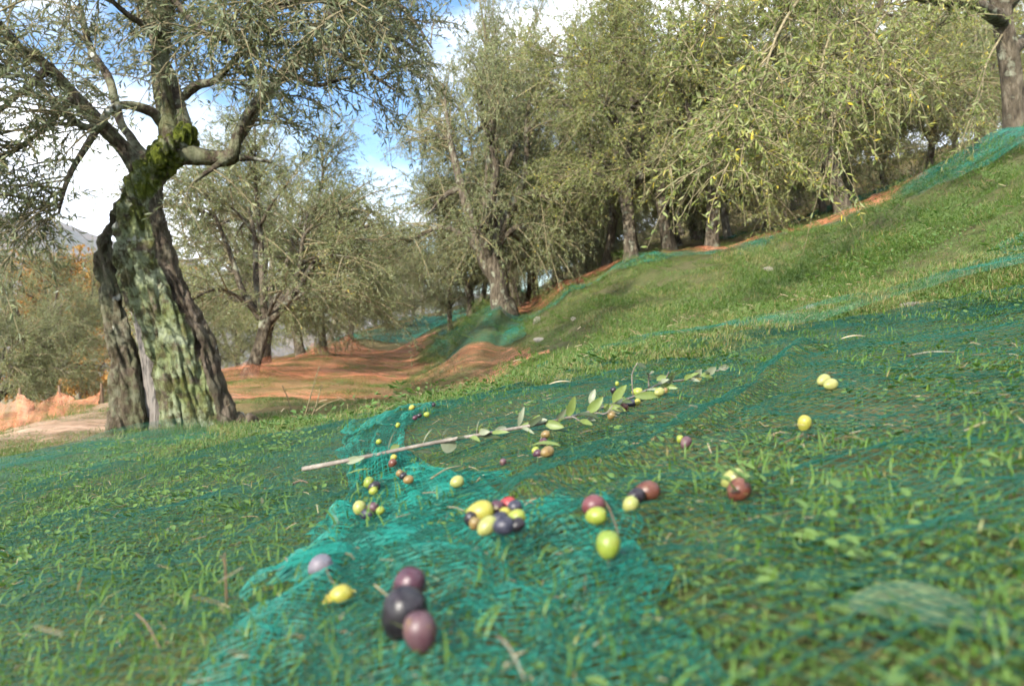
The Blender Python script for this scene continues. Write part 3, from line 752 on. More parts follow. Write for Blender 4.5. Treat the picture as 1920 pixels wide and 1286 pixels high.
for k, (kd, x, y_, s) in enumerate(BACK):
    plant_tree(kd, (x, y_, float(H(x, y_)) - .05), 'olive tree in the dense grove on the slope behind the bank crest', 'grove behind the bank', k * 1.7, s)
FAR = [('grey_b', -6.6, 27, 1.0), ('grey_c', -4.3, 36, 1.1), ('grey_a', -2.2, 37, 1.1), ('grey_b', -8.8, 34, 1.1), ('grey_a', -.6, 40, 1.2), ('grey_c', -6.2, 42, 1.2), ('grey_a', 1.5, 44, 1.3), ('grey_b', -11.0, 30, 1.2)]
for k, (kd, x, y_, s) in enumerate(FAR):
    plant_tree(kd, (x, y_, float(H(x, y_)) - .05), 'olive tree number %s from the old trunk in the far terrace row' % ['three', 'five', 'six', 'two', 'seven', 'four', 'eight', 'one'][k], 'far olive row', k * 2.1, s)
LOW = [('grey_b', -8.2, 11.6, .62), ('grey_a', -9.4, 14.5, .66), ('grey_b', -11.2, 13.2, .7), ('grey_c', -8.4, 17.5, .8), ('grey_a', -12.5, 20, .9), ('grey_b', -9.8, 22, .85)]
for k, (kd, x, y_, s) in enumerate(LOW):
    plant_tree(kd, (x, y_, float(H(x, y_)) - .05), ['front olive tree of the lower terrace, just beyond the orange net fence', 'second olive tree behind the orange net fence, further back', 'olive tree at the picture edge beyond the orange net fence', 'lower terrace olive tree close beside the old split trunk', 'hindmost olive tree of the lower terrace toward the hill', 'lower terrace olive tree between the old trunk and the autumn trees'][k], 'lower terrace trees', k * 2.3, s)
for k, (x, y_, s) in enumerate([(-19.0, 33, 1.32), (-23.8, 38, 1.5), (-15.6, 31, 1.15)]):
    plant_tree('autumn', (x, y_, float(H(x, y_)) - .05), ['orange autumn tree beyond the lower olives at the picture edge', 'orange autumn tree furthest to the side below the hill', 'golden autumn tree seen just beside the old trunk'][k], 'autumn trees', k * 1.3, s, name='autumn_tree')

# ------------------------------------------------------------------ the old split olive tree
OT = at(320, 815, 5.0)
old = empty('old_olive_tree', tuple(OT), 'ancient olive tree with split hollow mossy trunk leaning over the terrace', 'tree')
def opt(u, v, Y, rpx): p = at(u, v, Y) - OT; return (*p, rpx * Y / FPX)
STR = [  # strands of the trunk: (lichen, moss weight, points u v Y radius_px)
    (.30, .1, [(246, 850, 5.00, 54), (246, 800, 5.0, 47), (243, 748, 5.0, 40), (237, 703, 5.0, 33), (226, 637, 5.0, 27), (207, 544, 5.0, 22), (196, 480, 5.02, 15), (204, 430, 5.05, 13), (224, 392, 5.08, 13), (240, 362, 5.1, 14)]),
    (.25, .0, [(266, 830, 5.12, 34), (256, 770, 5.12, 24), (248, 720, 5.12, 14)]),
    (.95, .35, [(330, 850, 4.92, 46), (338, 800, 4.92, 36), (330, 748, 4.92, 30), (318, 703, 4.92, 28), (300, 637, 4.93, 27), (262, 544, 4.94, 25), (242, 473, 4.95, 23), (244, 393, 4.96, 21), (256, 349, 4.97, 22), (276, 313, 5.0, 22), (308, 280, 5.0, 27)]),
    (1.0, .5, [(378, 850, 4.90, 44), (376, 800, 4.90, 34), (365, 748, 4.9, 30), (352, 703, 4.9, 28), (335, 637, 4.92, 28), (292, 544, 4.93, 26), (270, 473, 4.94, 25), (264, 393, 4.96, 22), (275, 349, 4.97, 22), (292, 313, 4.98, 25), (326, 280, 5.0, 30)]),
    (.12, .0, [(436, 850, 5.0, 60), (420, 800, 5.0, 36), (402, 748, 5.0, 28), (388, 703, 5.0, 25), (374, 637, 5.0, 24), (327, 544, 5.0, 23), (301, 473, 5.0, 22), (284, 393, 5.0, 21), (290, 349, 5.02, 20), (306, 313, 5.02, 22), (336, 285, 5.03, 26)]),
    (.1, .1, [(360, 840, 5.24, 50), (345, 700, 5.2, 40), (310, 590, 5.15, 32), (275, 473, 5.08, 26), (268, 380, 5.05, 20)]),
    (.5, .75, [(290, 325, 5.0, 24), (316, 288, 4.98, 32), (338, 266, 5.0, 31), (350, 240, 5.02, 20)]),
    (.2, .6, [(256, 345, 5.02, 19), (262, 318, 5.02, 17), (258, 295, 5.02, 14)]),
    (.1, .0, [(400, 830, 5.0, 40), (440, 800, 5.0, 28), (478, 800, 5.02, 17)]),
    (.2, .1, [(290, 850, 4.8, 38), (312, 826, 4.85, 28), (328, 790, 4.9, 20)]),
    (.2, .1, [(215, 850, 4.85, 40), (225, 820, 4.9, 28), (235, 780, 4.95, 20)]),
]
G = Geo()
for k, (_, _, pts) in enumerate(STR):
    q = np.array([opt(*p) for p in pts]); q[:, 3] *= .96; wood_tube(G, q, 14, 40, .16, 200 + k)
tmp = bpy.data.objects.new('tmp', G.mesh('tmp', MAT['old_bark'])); COL.objects.link(tmp)
md = tmp.modifiers.new('r', 'REMESH'); md.mode = 'VOXEL'; md.voxel_size = .0085; md.use_smooth_shade = True
dg = bpy.context.evaluated_depsgraph_get(); dg.update()
me = bpy.data.meshes.new_from_object(tmp.evaluated_get(dg)); me.name = 'trunk'
bpy.data.objects.remove(tmp, do_unlink=True)
nv = len(me.vertices); co = np.empty(nv * 3, np.float32); me.vertices.foreach_get('co', co); co = co.reshape(-1, 3).astype(float)
no = np.empty(nv * 3, np.float32); me.vertices.foreach_get('normal', no); no = no.reshape(-1, 3)
best = np.full(nv, 1e9); li = np.zeros(nv); ms = np.zeros(nv); ax = np.zeros((nv, 3))
for lc, mo_, pts in STR:
    q = spline(np.array([opt(*p) for p in pts]), 40)
    d = np.linalg.norm(co[:, None] - q[None, :, :3], axis=-1) / q[None, :, 3]; j = d.argmin(1); dm = d.min(1)
    k = dm < best; best[k] = dm[k]; li[k] = lc; ms[k] = mo_; ax[k] = (co - q[j, :3])[k]
zz = co[:, 2]
# furrowed bark following the lean of the trunk
sh = co[:, 0] + .32 * (zz - .9)
disp = np.empty(nv)
for k in range(nv):
    a = mnoise.noise(Vector((sh[k] * 19, co[k, 1] * 19, zz[k] * 4.2))); b = mnoise.noise(Vector((sh[k] * 46, co[k, 1] * 46, zz[k] * 19 + 5))); c = mnoise.noise(Vector((sh[k] * 6, co[k, 1] * 6, zz[k] * 3 + 9)))
    disp[k] = .042 * (min(abs(a) * 2.4, .8) - .55) + .014 * b + .020 * c
co2 = co + no * disp[:, None]
me.vertices.foreach_set('co', co2.astype(np.float32).ravel())
hi = np.clip((zz - 1.35) / .25, 0, 1)
for nm, val in (('lichen', li), ('moss', np.clip(ms + hi * .5 * (li > .3), 0, 1.3))):
    a_ = me.attributes.new(nm, 'FLOAT', 'POINT'); a_.data.foreach_set('value', val.astype(np.float32))
me.materials.clear(); me.materials.append(MAT['old_bark']); me.update()
obj('trunk', me, old)
G = Geo()
for k, pts in enumerate([[(296, 850, 4.97, 22), (300, 780, 4.95, 20), (292, 703, 4.94, 17), (276, 637, 4.94, 14), (250, 560, 4.95, 11), (230, 505, 4.97, 8), (217, 458, 4.99, 4)],
                         [(312, 770, 4.93, 9), (306, 700, 4.92, 8), (290, 630, 4.92, 7), (266, 565, 4.93, 6), (244, 510, 4.95, 4), (228, 470, 4.97, 3)],
                         [(284, 780, 5.0, 11), (278, 700, 4.98, 9), (262, 620, 4.98, 7), (244, 560, 4.98, 4)]]):
    wood_tube(G, np.array([opt(*p) for p in pts]), 12, 40, .18, 300 + k)
o = obj('dead_wood', G.mesh('dead_wood', MAT['dead_wood']), old); o['label'] = 'bare silver grey heartwood in the split of the trunk'

LIMBS = [  # u, v, Y, radius px
    [(330, 285, 5.0, 30), (312, 215, 5.0, 19), (302, 150, 4.98, 16), (306, 70, 4.95, 15), (318, -10, 4.9, 13), (330, -110, 4.85, 9), (335, -220, 4.8, 5)],
    [(346, 265, 5.0, 20), (338, 215, 5.05, 14), (322, 150, 5.15, 11), (290, 70, 5.3, 9), (276, -20, 5.4, 7), (270, -140, 5.5, 4)],
    [(338, 285, 5.0, 22), (385, 294, 5.0, 14), (432, 292, 5.02, 14), (446, 250, 5.05, 11), (478, 196, 5.1, 10), (540, 135, 5.15, 8), (600, 86, 5.2, 7), (660, 66, 5.25, 5), (730, 40, 5.3, 3)],
    [(262, 318, 5.02, 20), (228, 276, 4.95, 14), (188, 232, 4.85, 13), (140, 180, 4.75, 11), (92, 128, 4.65, 9), (40, 92, 4.6, 7), (-40, 60, 4.55, 4)],
    [(306, 232, 5.0, 11), (282, 210, 4.9, 9), (240, 197, 4.8, 8), (205, 208, 4.7, 8), (180, 240, 4.6, 8), (130, 222, 4.5, 6), (60, 150, 4.4, 4), (0, 145, 4.3, 3)],
    [(268, 300, 5.05, 14), (246, 258, 5.15, 10), (225, 226, 5.25, 8), (205, 150, 5.4, 7), (170, 90, 5.6, 6), (150, 10, 5.7, 4)],
    [(345, 182, 5.0, 8), (370, 160, 4.9, 9), (405, 150, 4.7, 6), (450, 100, 4.5, 5), (500, 20, 4.4, 3)],
    [(430, 294, 5.02, 9), (405, 312, 4.9, 5), (365, 340, 4.75, 3)],
    [(448, 296, 5.02, 8), (480, 299, 5.1, 4), (510, 305, 5.15, 2)],
    [(430, 292, 5.05, 9), (500, 180, 5.5, 8), (590, 60, 5.9, 6), (680, -40, 6.2, 4), (760, -60, 6.3, 3)],
]
limb_pts = []
for k, pts in enumerate(LIMBS):
    G = Geo(); q = np.array([opt(*p) for p in pts]); wood_tube(G, q, 10, 34, .13, 400 + k)
    me = G.mesh('limb', MAT['old_bark'])
    for nm, val in (('lichen', .45), ('moss', .0 if k else .25)):
        a_ = me.attributes.new(nm, 'FLOAT', 'POINT'); a_.data.foreach_set('value', np.full(len(me.vertices), val, np.float32))
    obj('limb', me, old)
    limb_pts.append(spline(q[:, :3], 16))
# crown: long arching branches hanging out over the terrace
r = np.random.default_rng(55)
EXTRA = [[(318, -10, 4.9), (420, -120, 4.6), (560, -150, 4.5), (680, -90, 4.5)], [(602, 86, 5.2), (680, 130, 5.0), (740, 170, 4.9)], [(660, 66, 5.25), (740, 70, 5.2), (800, 110, 5.1)], [(540, 135, 5.15), (590, 160, 4.8), (640, 150, 4.6)],
         [(140, 180, 4.75), (60, 260, 4.5), (0, 300, 4.4)], [(188, 232, 4.85), (130, 330, 4.6), (110, 400, 4.5)], [(92, 128, 4.65), (20, 190, 4.4), (-60, 260, 4.3)],
         [(306, 70, 4.95), (230, 20, 4.6), (150, -60, 4.4)], [(318, -10, 4.9), (380, 60, 4.5), (440, 80, 4.2)], [(40, 92, 4.6), (-30, 20, 4.4), (-120, -20, 4.2)], [(500, 20, 4.4), (580, 0, 4.3), (660, 20, 4.2)], [(680, -40, 6.2), (760, 20, 5.9), (810, 90, 5.7)]]
ex = [spline(np.array([at(*p) - OT for p in e]), 14) for e in EXTRA]
C = crown_geo(limb_pts + ex + ex, r, 520, 8, 12, (.3, .75), (.16, .38), (.042, .062), .0105, .22, .3, .28, True, -.02, center=at(310, 180, 5.0) - OT, rb=.0065,
              reject=lambda S: ((S[:, :, 2] < 1.55) & (np.abs(S[:, :, 0] + .06) < .30) & (S[:, :, 1] < .1)).any(1) | (S[:, -1, 0] > 1.72) | ((S[:, -1, 0] > .75) & (S[:, -1, 2] < 1.95 + .25 * (S[:, -1, 0] - .75))))
cr = obj('crown', C.mesh('crown', [MAT['leaf_dark'], MAT['twig']]), old)
for e in ex:
    W = Geo(); wood_tube(W, np.column_stack([e, np.linspace(.022, .007, len(e))]), 6, 14, .1, 9)
    obj('branch', W.mesh('branch', MAT['bark']), cr)

# big olive at the side with overhanging sprays
BT = np.array(base_at(1896, 278, 6.6))
big = empty('olive_tree', tuple(BT), 'big olive tree on the green netted mound at the top corner, sprays overhanging', 'tree', 'olive trees on the bank')
W = Geo()
def bpt(u, v, Y, rpx): return (*(at(u, v, Y) - BT), rpx * Y / FPX)
BL = [[(1908, 300, 6.6, 40), (1902, 250, 6.6, 22), (1896, 180, 6.6, 19), (1888, 100, 6.55, 18), (1880, 40, 6.5, 17), (1870, -60, 6.4, 16), (1880, -200, 6.3, 9)],
      [(1880, 40, 6.5, 16), (1830, 10, 6.1, 12), (1750, 0, 5.6, 10), (1640, -30, 5.0, 8), (1540, -60, 4.5, 5)],
      [(1878, 20, 6.5, 14), (1960, -60, 6.2, 10), (2080, -140, 6.0, 6)],
      [(1872, -40, 6.4, 14), (1760, -140, 5.8, 9), (1600, -200, 5.2, 6), (1440, -180, 4.8, 4)],
      [(1884, 110, 6.55, 12), (1940, 60, 6.9, 9), (2040, 20, 7.2, 6)], [(1875, -80, 6.4, 12), (1840, -200, 7.0, 8), (1760, -280, 7.4, 5)]]
bl = []
for k, pts in enumerate(BL):
    q = np.array([bpt(*p) for p in pts]); wood_tube(W, q, 12 if k == 0 else 8, 30, .14, 500 + k); bl.append(spline(q[:, :3], 14))
obj('trunk', W.mesh('trunk', MAT['bark']), big)
r = np.random.default_rng(66)
HANG = [[(1640, -30, 5.0), (1560, 60, 4.4), (1540, 160, 4.1), (1560, 210, 4.0)], [(1700, -20, 5.3), (1640, 60, 4.8), (1660, 130, 4.6)], [(1540, -60, 4.5), (1460, 60, 4.1), (1420, 190, 3.9), (1390, 300, 3.8)], [(1640, -30, 5.0), (1600, 50, 4.6), (1590, 190, 4.4)],
        [(1600, -200, 5.2), (1500, -40, 4.6), (1470, 100, 4.4)], [(1440, -180, 4.8), (1360, -20, 4.4), (1330, 80, 4.3)], [(1870, -60, 6.4), (1800, 0, 6.0), (1760, 60, 5.9)], [(1882, 60, 6.5), (1850, 120, 6.3), (1840, 180, 6.2)]]
hg = [spline(np.array([at(*p) - BT for p in e]), 12) for e in HANG]
C = crown_geo(bl[1:] + hg + hg, r, 130, 8, 12, (.2, .5), (.14, .32), (.034, .050), .0100, .3, .15, .3, True, .06, center=at(1860, -40, 6.4) - BT, rb=.006)
cr = obj('crown', C.mesh('crown', [MAT['leaf_gold'], MAT['twig']]), big)
for e in hg:
    W2 = Geo(); wood_tube(W2, np.column_stack([e, np.linspace(.010, .003, len(e))]), 5, 12, .08, 9)
    obj('branch', W2.mesh('branch', MAT['twig']), cr)
# ------------------------------------------------------------------ harvest nets
_SX0, _SX1, _SY0, _SY1, _SC = -.9, 1.6, .15, 2.3, .006
_nx, _ny = int((_SX1 - _SX0) / _SC), int((_SY1 - _SY0) / _SC)
_sx, _sy = np.meshgrid(_SX0 + (np.arange(_nx) + .5) * _SC, _SY0 + (np.arange(_ny) + .5) * _SC, indexing='ij')
TOP = H(_sx, _sy) + .010
def record(v):
    i = ((v[:, 0] - _SX0) / _SC).astype(int); j = ((v[:, 1] - _SY0) / _SC).astype(int); k = (i >= 0) & (i < _nx) & (j >= 0) & (j < _ny)
    np.maximum.at(TOP, (i[k], j[k]), v[k, 2])

def net_threads(X, Y, Z, rad, mask=None, jit=0.0, seed=0):
    """knotless net: every thread of both directions as a thin prism; X,Y,Z (ns,nt)"""
    r = np.random.default_rng(seed)
    P = np.stack([X, Y, Z], -1) + r.normal(0, jit, X.shape + (3,))
    V, F, n = [], [], 0
    for Q, M in ((P, mask), (P.transpose(1, 0, 2), None if mask is None else mask.T)):
        a, b, _ = Q.shape
        v, f = tubes(Q, np.full((a, b), rad), 3); f = f[0].reshape(a, b - 1, 3, 4)
        if M is not None: f = f[M[:, 1:] & M[:, :-1]]
        f = f.reshape(-1, 4)
        used = np.zeros(len(v), bool); used[f.ravel()] = True; new = np.cumsum(used) - 1
        V.append(v[used]); F.append(new[f] + n); n += used.sum()
    record(np.concatenate(V))
    return np.concatenate(V), F

def sheet_mesh(name, X, Y, Z, mat, dens, mask=None):
    a, b = X.shape; ids = np.arange(a * b).reshape(a, b)
    f = np.stack([ids[:-1, :-1], ids[:-1, 1:], ids[1:, 1:], ids[1:, :-1]], -1)
    if mask is not None: f = f[mask[:-1, :-1] & mask[1:, 1:]]
    return mesh_np(name, np.stack([X, Y, Z], -1).reshape(-1, 3), f.reshape(-1, 4), mat, True, {'dens': np.broadcast_to(dens, X.shape).ravel()})

def lift_near(x, y): return .013 + .005 * fbm(x * 14, y * 14, 31, 2) + .012 * np.clip(fbm(x * 3.2, y * 3.2, 33, 2), -.3, 1)

def strip_edge(y): return np.interp(y, [.2, .33, .5, .62, .75, .95, 1.2, 1.5, 1.9], [-.11, -.125, -.15, -.165, -.185, -.2, -.25, -.27, -.28])

TXY = np.array([OT[0], OT[1]])
def old_lift(x, y): return .07 * np.exp(-(((x - OT[0] - .1) / .5) ** 2 + ((y - OT[1] + .35) / .35) ** 2))

# --- net over the ground to the side of the old tree
net = empty('harvest_net', (-.8, 1.4, float(H(-.8, 1.4))), 'dark green net stretched over grass between the camera and the old split tree', 'net')
c7 = .0070; th = R(-14)
gs = np.arange(-1.75, .75, c7); gt = np.arange(.1, 2.6, c7)
S, T = np.meshgrid(gs, gt, indexing='ij')
X = S * math.cos(th) - (T - .2) * math.sin(th) * 1.0 - .22; Y = S * math.sin(th) + T * math.cos(th)
X = X + .010 * fbm(X * 4, Y * 4, 41, 2); Y = Y + .010 * fbm(X * 4 + 9, Y * 4, 43, 2)
mask = (X > -.74 * Y - .25) & (X < strip_edge(Y) + .06) & (Y > .2) & (Y < 1.75)
Z = H(X, Y) + lift_near(X, Y)
v, f = net_threads(X, Y, Z, .00037, mask, .0008, 1)
o = obj('threads', mesh_np('threads', v - np.array(net.location), f, MAT['net_green']), net); o['kind'] = 'stuff'
xs = np.linspace(-3.6, .1, 150); ys = np.linspace(1.72, 5.3, 150)
X, Y = np.meshgrid(xs, ys, indexing='ij')
left_lim = np.interp(Y, [1.7, 2.5, 3.4, 4.2, 4.6, 5.4], [-2.2, -2.6, -2.75, -2.8, -2.75, -2.6]) + .1 * fbm(Y * 2, Y * 0, 47, 2)
right_lim = np.interp(Y, [1.7, 2.1, 2.6, 3.2, 5.4], [-.22, -.27, -.42, -.7, -1.4]) + .05 * fbm(Y * 4, Y * 0, 49, 2)
far_lim = np.interp(X, [-3, -2.4, -1.9, -1.4], [4.75, 4.9, 4.85, 4.3])
mask = (X > left_lim) & (X < right_lim) & (Y < far_lim)
Z = H(X, Y) + .018 + .014 * fbm(X * 5, Y * 5, 51, 3) + old_lift(X, Y)
obj('mesh_sheet', sheet_mesh('mesh_sheet', X - net.location.x, Y - net.location.y, Z - net.location.z, MAT['sheet_green'], np.clip(.85 + .5 * fbm(X * 2.3, Y * 6, 53, 3), .35, 1.5) * np.clip((far_lim - Y) / .7, .05, 1), mask), net)

# --- net rising to the side
net = empty('harvest_net', (.5, 1.0, float(H(.5, 1.0))), 'wide green net with open square mesh over clover and grass at the slope foot', 'net')
c8 = .0112; th = R(24)
gs = np.arange(-.9, 2.4, c8); gt = np.arange(-.7, 2.4, c8)
S, T = np.meshgrid(gs, gt, indexing='ij')
X = S * math.cos(th) - T * math.sin(th); Y = S * math.sin(th) + T * math.cos(th)
X = X + .016 * fbm(X * 3, Y * 3, 61, 3); Y = Y + .016 * fbm(X * 3 + 9, Y * 3, 63, 3)
_ed = np.array([ground_at(u, v)[:2] for u, v in [(700, 772), (800, 742), (1000, 706), (1100, 684), (1200, 664), (1300, 650), (1400, 638), (1500, 622), (1650, 608), (1800, 588), (1960, 566)]])
def upper_edge(x): return np.interp(x, _ed[:, 0], _ed[:, 1])
RID = np.array([(.005, .55), (.02, .62), (.146, .75), (.26, .92), (.43, 1.2), (.56, 1.45)])
def ridge(x, y):
    d = np.full(np.shape(x), 9.0)
    for a, b in zip(RID[:-1], RID[1:]):
        e = b - a; t = np.clip(((x - a[0]) * e[0] + (y - a[1]) * e[1]) / (e @ e), 0, 1)
        d = np.minimum(d, np.hypot(x - a[0] - t * e[0], y - a[1] - t * e[1]))
    return d
mask = (X < .74 * Y + .38) & (X > strip_edge(Y) + .03) & (Y > .17) & (Y < upper_edge(X) + .02 * fbm(X * 5, Y * 0, 65, 2))
rd = ridge(X, Y)
Z = H(X, Y) + lift_near(X, Y) + .006 + .020 * np.exp(-(rd / .022) ** 2)
k = np.exp(-(rd / .05) ** 2)     # threads drawn together along the fold
v, f = net_threads(X, Y, Z, .00050, mask, .0006, 2)
o = obj('threads', mesh_np('threads', v - np.array(net.location), f, MAT['net_green']), net); o['kind'] = 'stuff'

def strip_net(path, na, nl, seed, fold=.010, base=.016, freq=4.0, jit=.0008):
    """a gathered length of net lying in folds along a path of (x, y, half width)"""
    q = spline(np.array(path), nl); d = np.gradient(q[:, :2], axis=0); d = nrm(d); nn = np.stack([d[:, 1], -d[:, 0]], -1)
    s = np.linspace(-1, 1, na)
    L = np.concatenate([[0], np.cumsum(np.linalg.norm(np.diff(q[:, :2], axis=0), axis=1))])
    S, LL = np.meshgrid(s, L, indexing='ij')
    wv = fbm(S * freq + .6 * fbm(S * 2, LL * 5, seed, 2), LL * 3.0, seed + 1, 2)
    edge = 1 + .16 * fbm(LL * 9, S * .5, seed + 2, 3)
    off = S * edge + .10 * fbm(S * 3 + 4, LL * 7, seed + 3, 2)
    X = q[None, :, 0] + nn[None, :, 0] * off * q[None, :, 2]; Y = q[None, :, 1] + nn[None, :, 1] * off * q[None, :, 2]
    al = .004 * fbm(S * 3, LL * 10, seed + 5, 2)
    X = X + d[None, :, 0] * al; Y = Y + d[None, :, 1] * al
    Z = H(X, Y) + base + fold * (wv + .35) + .0025 * fbm(X * 30, Y * 30, seed + 4, 2)
    return X, Y, np.maximum(Z, H(X, Y) + .006), jit

CP = [(-.03, .17, .105), (-.032, .33, .108), (-.038, .5, .12), (-.07, .62, .10), (-.10, .75, .085), (-.160, .95, .046), (-.225, 1.2, .05), (-.25, 1.5, .075), (-.20, 1.78, .12)]
def dimple(X, Y, Z):
    for (x, y, dz, w) in ((-.014, .63, -.020, .050), (-.165, .955, .034, .035), (-.17, .80, -.018, .03), (-.07, .42, -.010, .04)):
        Z = Z + dz * np.exp(-((X - x) ** 2 + (Y - y) ** 2) / w ** 2)
    return np.maximum(Z, H(X, Y) + .006)
net = empty('harvest_net', (-.06, .6, float(H(-.06, .6))), 'bright teal net lying in loose folds down the middle, olives heaped on it', 'net')
for k, (na, nl, sd, fo, ba) in enumerate(((34, 275, 71, .009, .010), (32, 265, 81, .011, .016))):
    X, Y, Z, j = strip_net(CP, na, nl, sd, fo, ba)
    Z = dimple(X, Y, Z)
    ss = np.linspace(-1, 1, na)[:, None] + 0 * X
    mask = (ss < .90 + .3 * fbm(X * 10, Y * 10, 87, 3)) | (Y > .95)
    if k == 1: mask = (fbm(X * 9, Y * 5, 88, 2) > -.1) & (Y > .42 + .1 * fbm(X * 12, Y * 0, 89, 2))
    v, f = net_threads(X, Y, Z, .00048, mask, .0004, 3 + k)
    o = obj('folded_layer', mesh_np('folded_layer', v - np.array(net.location), f, MAT['net_teal']), net); o['kind'] = 'stuff'
# hem of the side net, gathered along its upper edge
hem = [(a[0], a[1] - .03, .05 + .03 * abs(math.sin(i * 1.7))) for i, a in enumerate(_ed[2:])]
net = empty('net_hem', (.6, 1.7, float(H(.6, 1.7))), 'gathered blue green hem of the net across the grassy slope', 'net')
X, Y, Z, j = strip_net(hem, 34, 300, 91, .010, .016)
v, f = net_threads(X, Y, Z, .00038, None, .001, 9)
o = obj('threads', mesh_np('threads', v - np.array(net.location), f, MAT['net_green']), net); o['kind'] = 'stuff'

# --- nets further off
def far_net(label, x0, x1, y0, y1, mat, lift, maskf, densf, n=(90, 90), cones=(), parent=None):
    X, Y = np.meshgrid(np.linspace(x0, x1, n[0]), np.linspace(y0, y1, n[1]), indexing='ij')
    Z = H(X, Y) + lift + .022 * fbm(X * 3, Y * 3, 95, 3)
    for cx, cy, hh, w in cones: Z = Z + hh * np.exp(-np.hypot(X - cx, Y - cy) / w)
    c = ((x0 + x1) / 2, (y0 + y1) / 2, float(H((x0 + x1) / 2, (y0 + y1) / 2)))
    return obj('harvest_net', sheet_mesh('harvest_net', X - c[0], Y - c[1], Z - c[2], MAT[mat], densf(X, Y), maskf(X, Y)), None, c, label, 'net')
def rag(X, Y, s=97): return .25 * fbm(X * 1.3, Y * 1.3, s, 3)
def tb(u, v, Y): b = base_at(u, v, Y); return b[0], b[1]
cones = [(*tb(468, 708, 10.0), .22, .28), (*tb(492, 668, 14), .25, .3), (*tb(608, 668, 16.8), .25, .3), (*tb(655, 655, 21.5), .45, .4), (*tb(566, 656, 21), .5, .6)]
far_net('orange net carpeting the terrace round the pale olive trunk', -5.6, -.7, 7.3, 22.5, 'sheet_orange', .03,
        lambda X, Y: (X < toe(Y) - .35 + rag(X, Y)) & (X > np.interp(Y, [7, 9, 12, 16, 22], [-2.9, -4.2, -5.0, -5.4, -5.6]) + rag(X, Y)),
        lambda X, Y: np.clip(np.interp(Y, [7.3, 8.3, 8.8, 9.6, 10.2, 11.2, 12.2, 14, 22], [.35, .20, .15, .30, 1.1, 1.1, .5, .65, .8]) + .45 * fbm(X * .5, Y * 2.6, 99, 3), .12, 1.6), (110, 130), cones)
far_net('thin brownish orange net lapping up the foot of the bank', -1.35, .32, 6.2, 10.6, 'sheet_orange', .045,
        lambda X, Y: (X + Y * .10 < .98 + .3 * rag(X, Y)) & (X > np.interp(Y, [6, 7.5, 9, 10.6], [-.45, -1.0, -1.3, -1.1]) + .3 * rag(X, Y)),
        lambda X, Y: np.clip(.45 + .3 * np.clip((X + .5) * .9, 0, 1) + .4 * fbm(X * 1.5, Y * 2.5, 101, 3), .15, 1.1), (70, 90))
far_net('pinkish beige net on the ground beyond the foot of the old tree', -4.3, -2.5, 4.2, 7.6, 'sheet_beige', .03,
        lambda X, Y: (X > -3.95 + rag(X, Y)) & (Y > 4.5 + .5 * rag(X, Y)) & (Y - (X + 4) * .3 < 7.4),
        lambda X, Y: np.clip(.8 + .7 * fbm(X * .8, Y * 2.2, 103, 3), .1, 1.5), (70, 90))
far_net('green net draped down the far end of the bank below the leaning trunk', -3.0, .2, 10.5, 21.5, 'sheet_green_far', .04,
        lambda X, Y: (X > toe(Y) - .1 + .5 * rag(X, Y)) & (X < crest(Y) + .2) & (X < 1.0 - (Y - 9) * .16 + .6 * rag(X, Y)),
        lambda X, Y: np.clip(.7 + .6 * fbm(X * 2.4, Y * .5, 105, 3), .15, 1.5), (80, 100))
far_net('bright teal net over the far bank at the end of the path', -8.5, 1.0, 23.5, 34, 'sheet_green_far', .05,
        lambda X, Y: (fbm(X * .3, Y * .3, 106, 2) > -.75) & (X > -7 + rag(X, Y)) & (Y - 24 > -.25 * (X + 3)),
        lambda X, Y: np.clip(.9 + .6 * fbm(X * .8, Y * .5, 107, 3), .2, 1.6), (80, 80))
far_net('thin green net veil spread over the lower face of the bank above the hem', .1, 3.6, 1.75, 4.6, 'sheet_green_far', .035,
        lambda X, Y: (Y > upper_edge(X) - .05) & (Y < upper_edge(X) + .55 + .45 * np.clip(X - .6, 0, 2) + 1.2 * rag(X * 1.5, Y * 1.5)),
        lambda X, Y: np.clip(.38 + .5 * fbm(X * 2.2, Y * 3.5, 161, 3), .04, .95), (120, 100))
def along_crest(label, y0, y1, off0, off1, mat, lift, dens, seed):
    n, mm = 120, 18
    yy = np.linspace(y0, y1, n); t = np.linspace(0, 1, mm)
    T, YY = np.meshgrid(t, yy, indexing='ij'); X = crest(YY) + off0 + (off1 - off0) * T + .12 * fbm(YY * 1.5, T, seed, 2)
    Z = H(X, YY) + lift + .03 * fbm(X * 3, YY * 3, seed + 1, 2)
    c = (float(crest((y0 + y1) / 2)), (y0 + y1) / 2, float(H(crest((y0 + y1) / 2), (y0 + y1) / 2)))
    return obj('harvest_net', sheet_mesh('harvest_net', X - c[0], YY - c[1], Z - c[2], MAT[mat], np.clip((dens + .6 * fbm(X * 2.5, YY * 2.5, seed + 2, 3)) * np.clip(np.minimum(T, 1 - T) * 5 + .6 * fbm(YY * 4, T * 3, seed + 3, 2), 0, 1), 0, 1.5)), None, c, label, 'net')
along_crest('green net edge rolled along the bank crest below the yellowish trees', 9.0, 14.0, -.45, .5, 'sheet_green_far', .05, .75, 111)
along_crest('orange net strip behind the bank crest under the speckled trunk', 8.6, 12.2, .45, 1.9, 'sheet_orange', .05, .9, 121)
along_crest('orange net patch behind the slim trunk at the far bank crest', 13.8, 18.5, .5, 2.4, 'sheet_orange', .05, .9, 131)
far_net('green net on the upper slope behind the small forked tree', 4.6, 9.0, 14.5, 18.5, 'sheet_green_far', .06, lambda X, Y: (Y + X * .3 > 16.3 + rag(X, Y)) & (Y + X * .3 < 19.5), lambda X, Y: np.clip(.9 + .4 * fbm(X, Y, 141, 2), .2, 1.4), (50, 50))
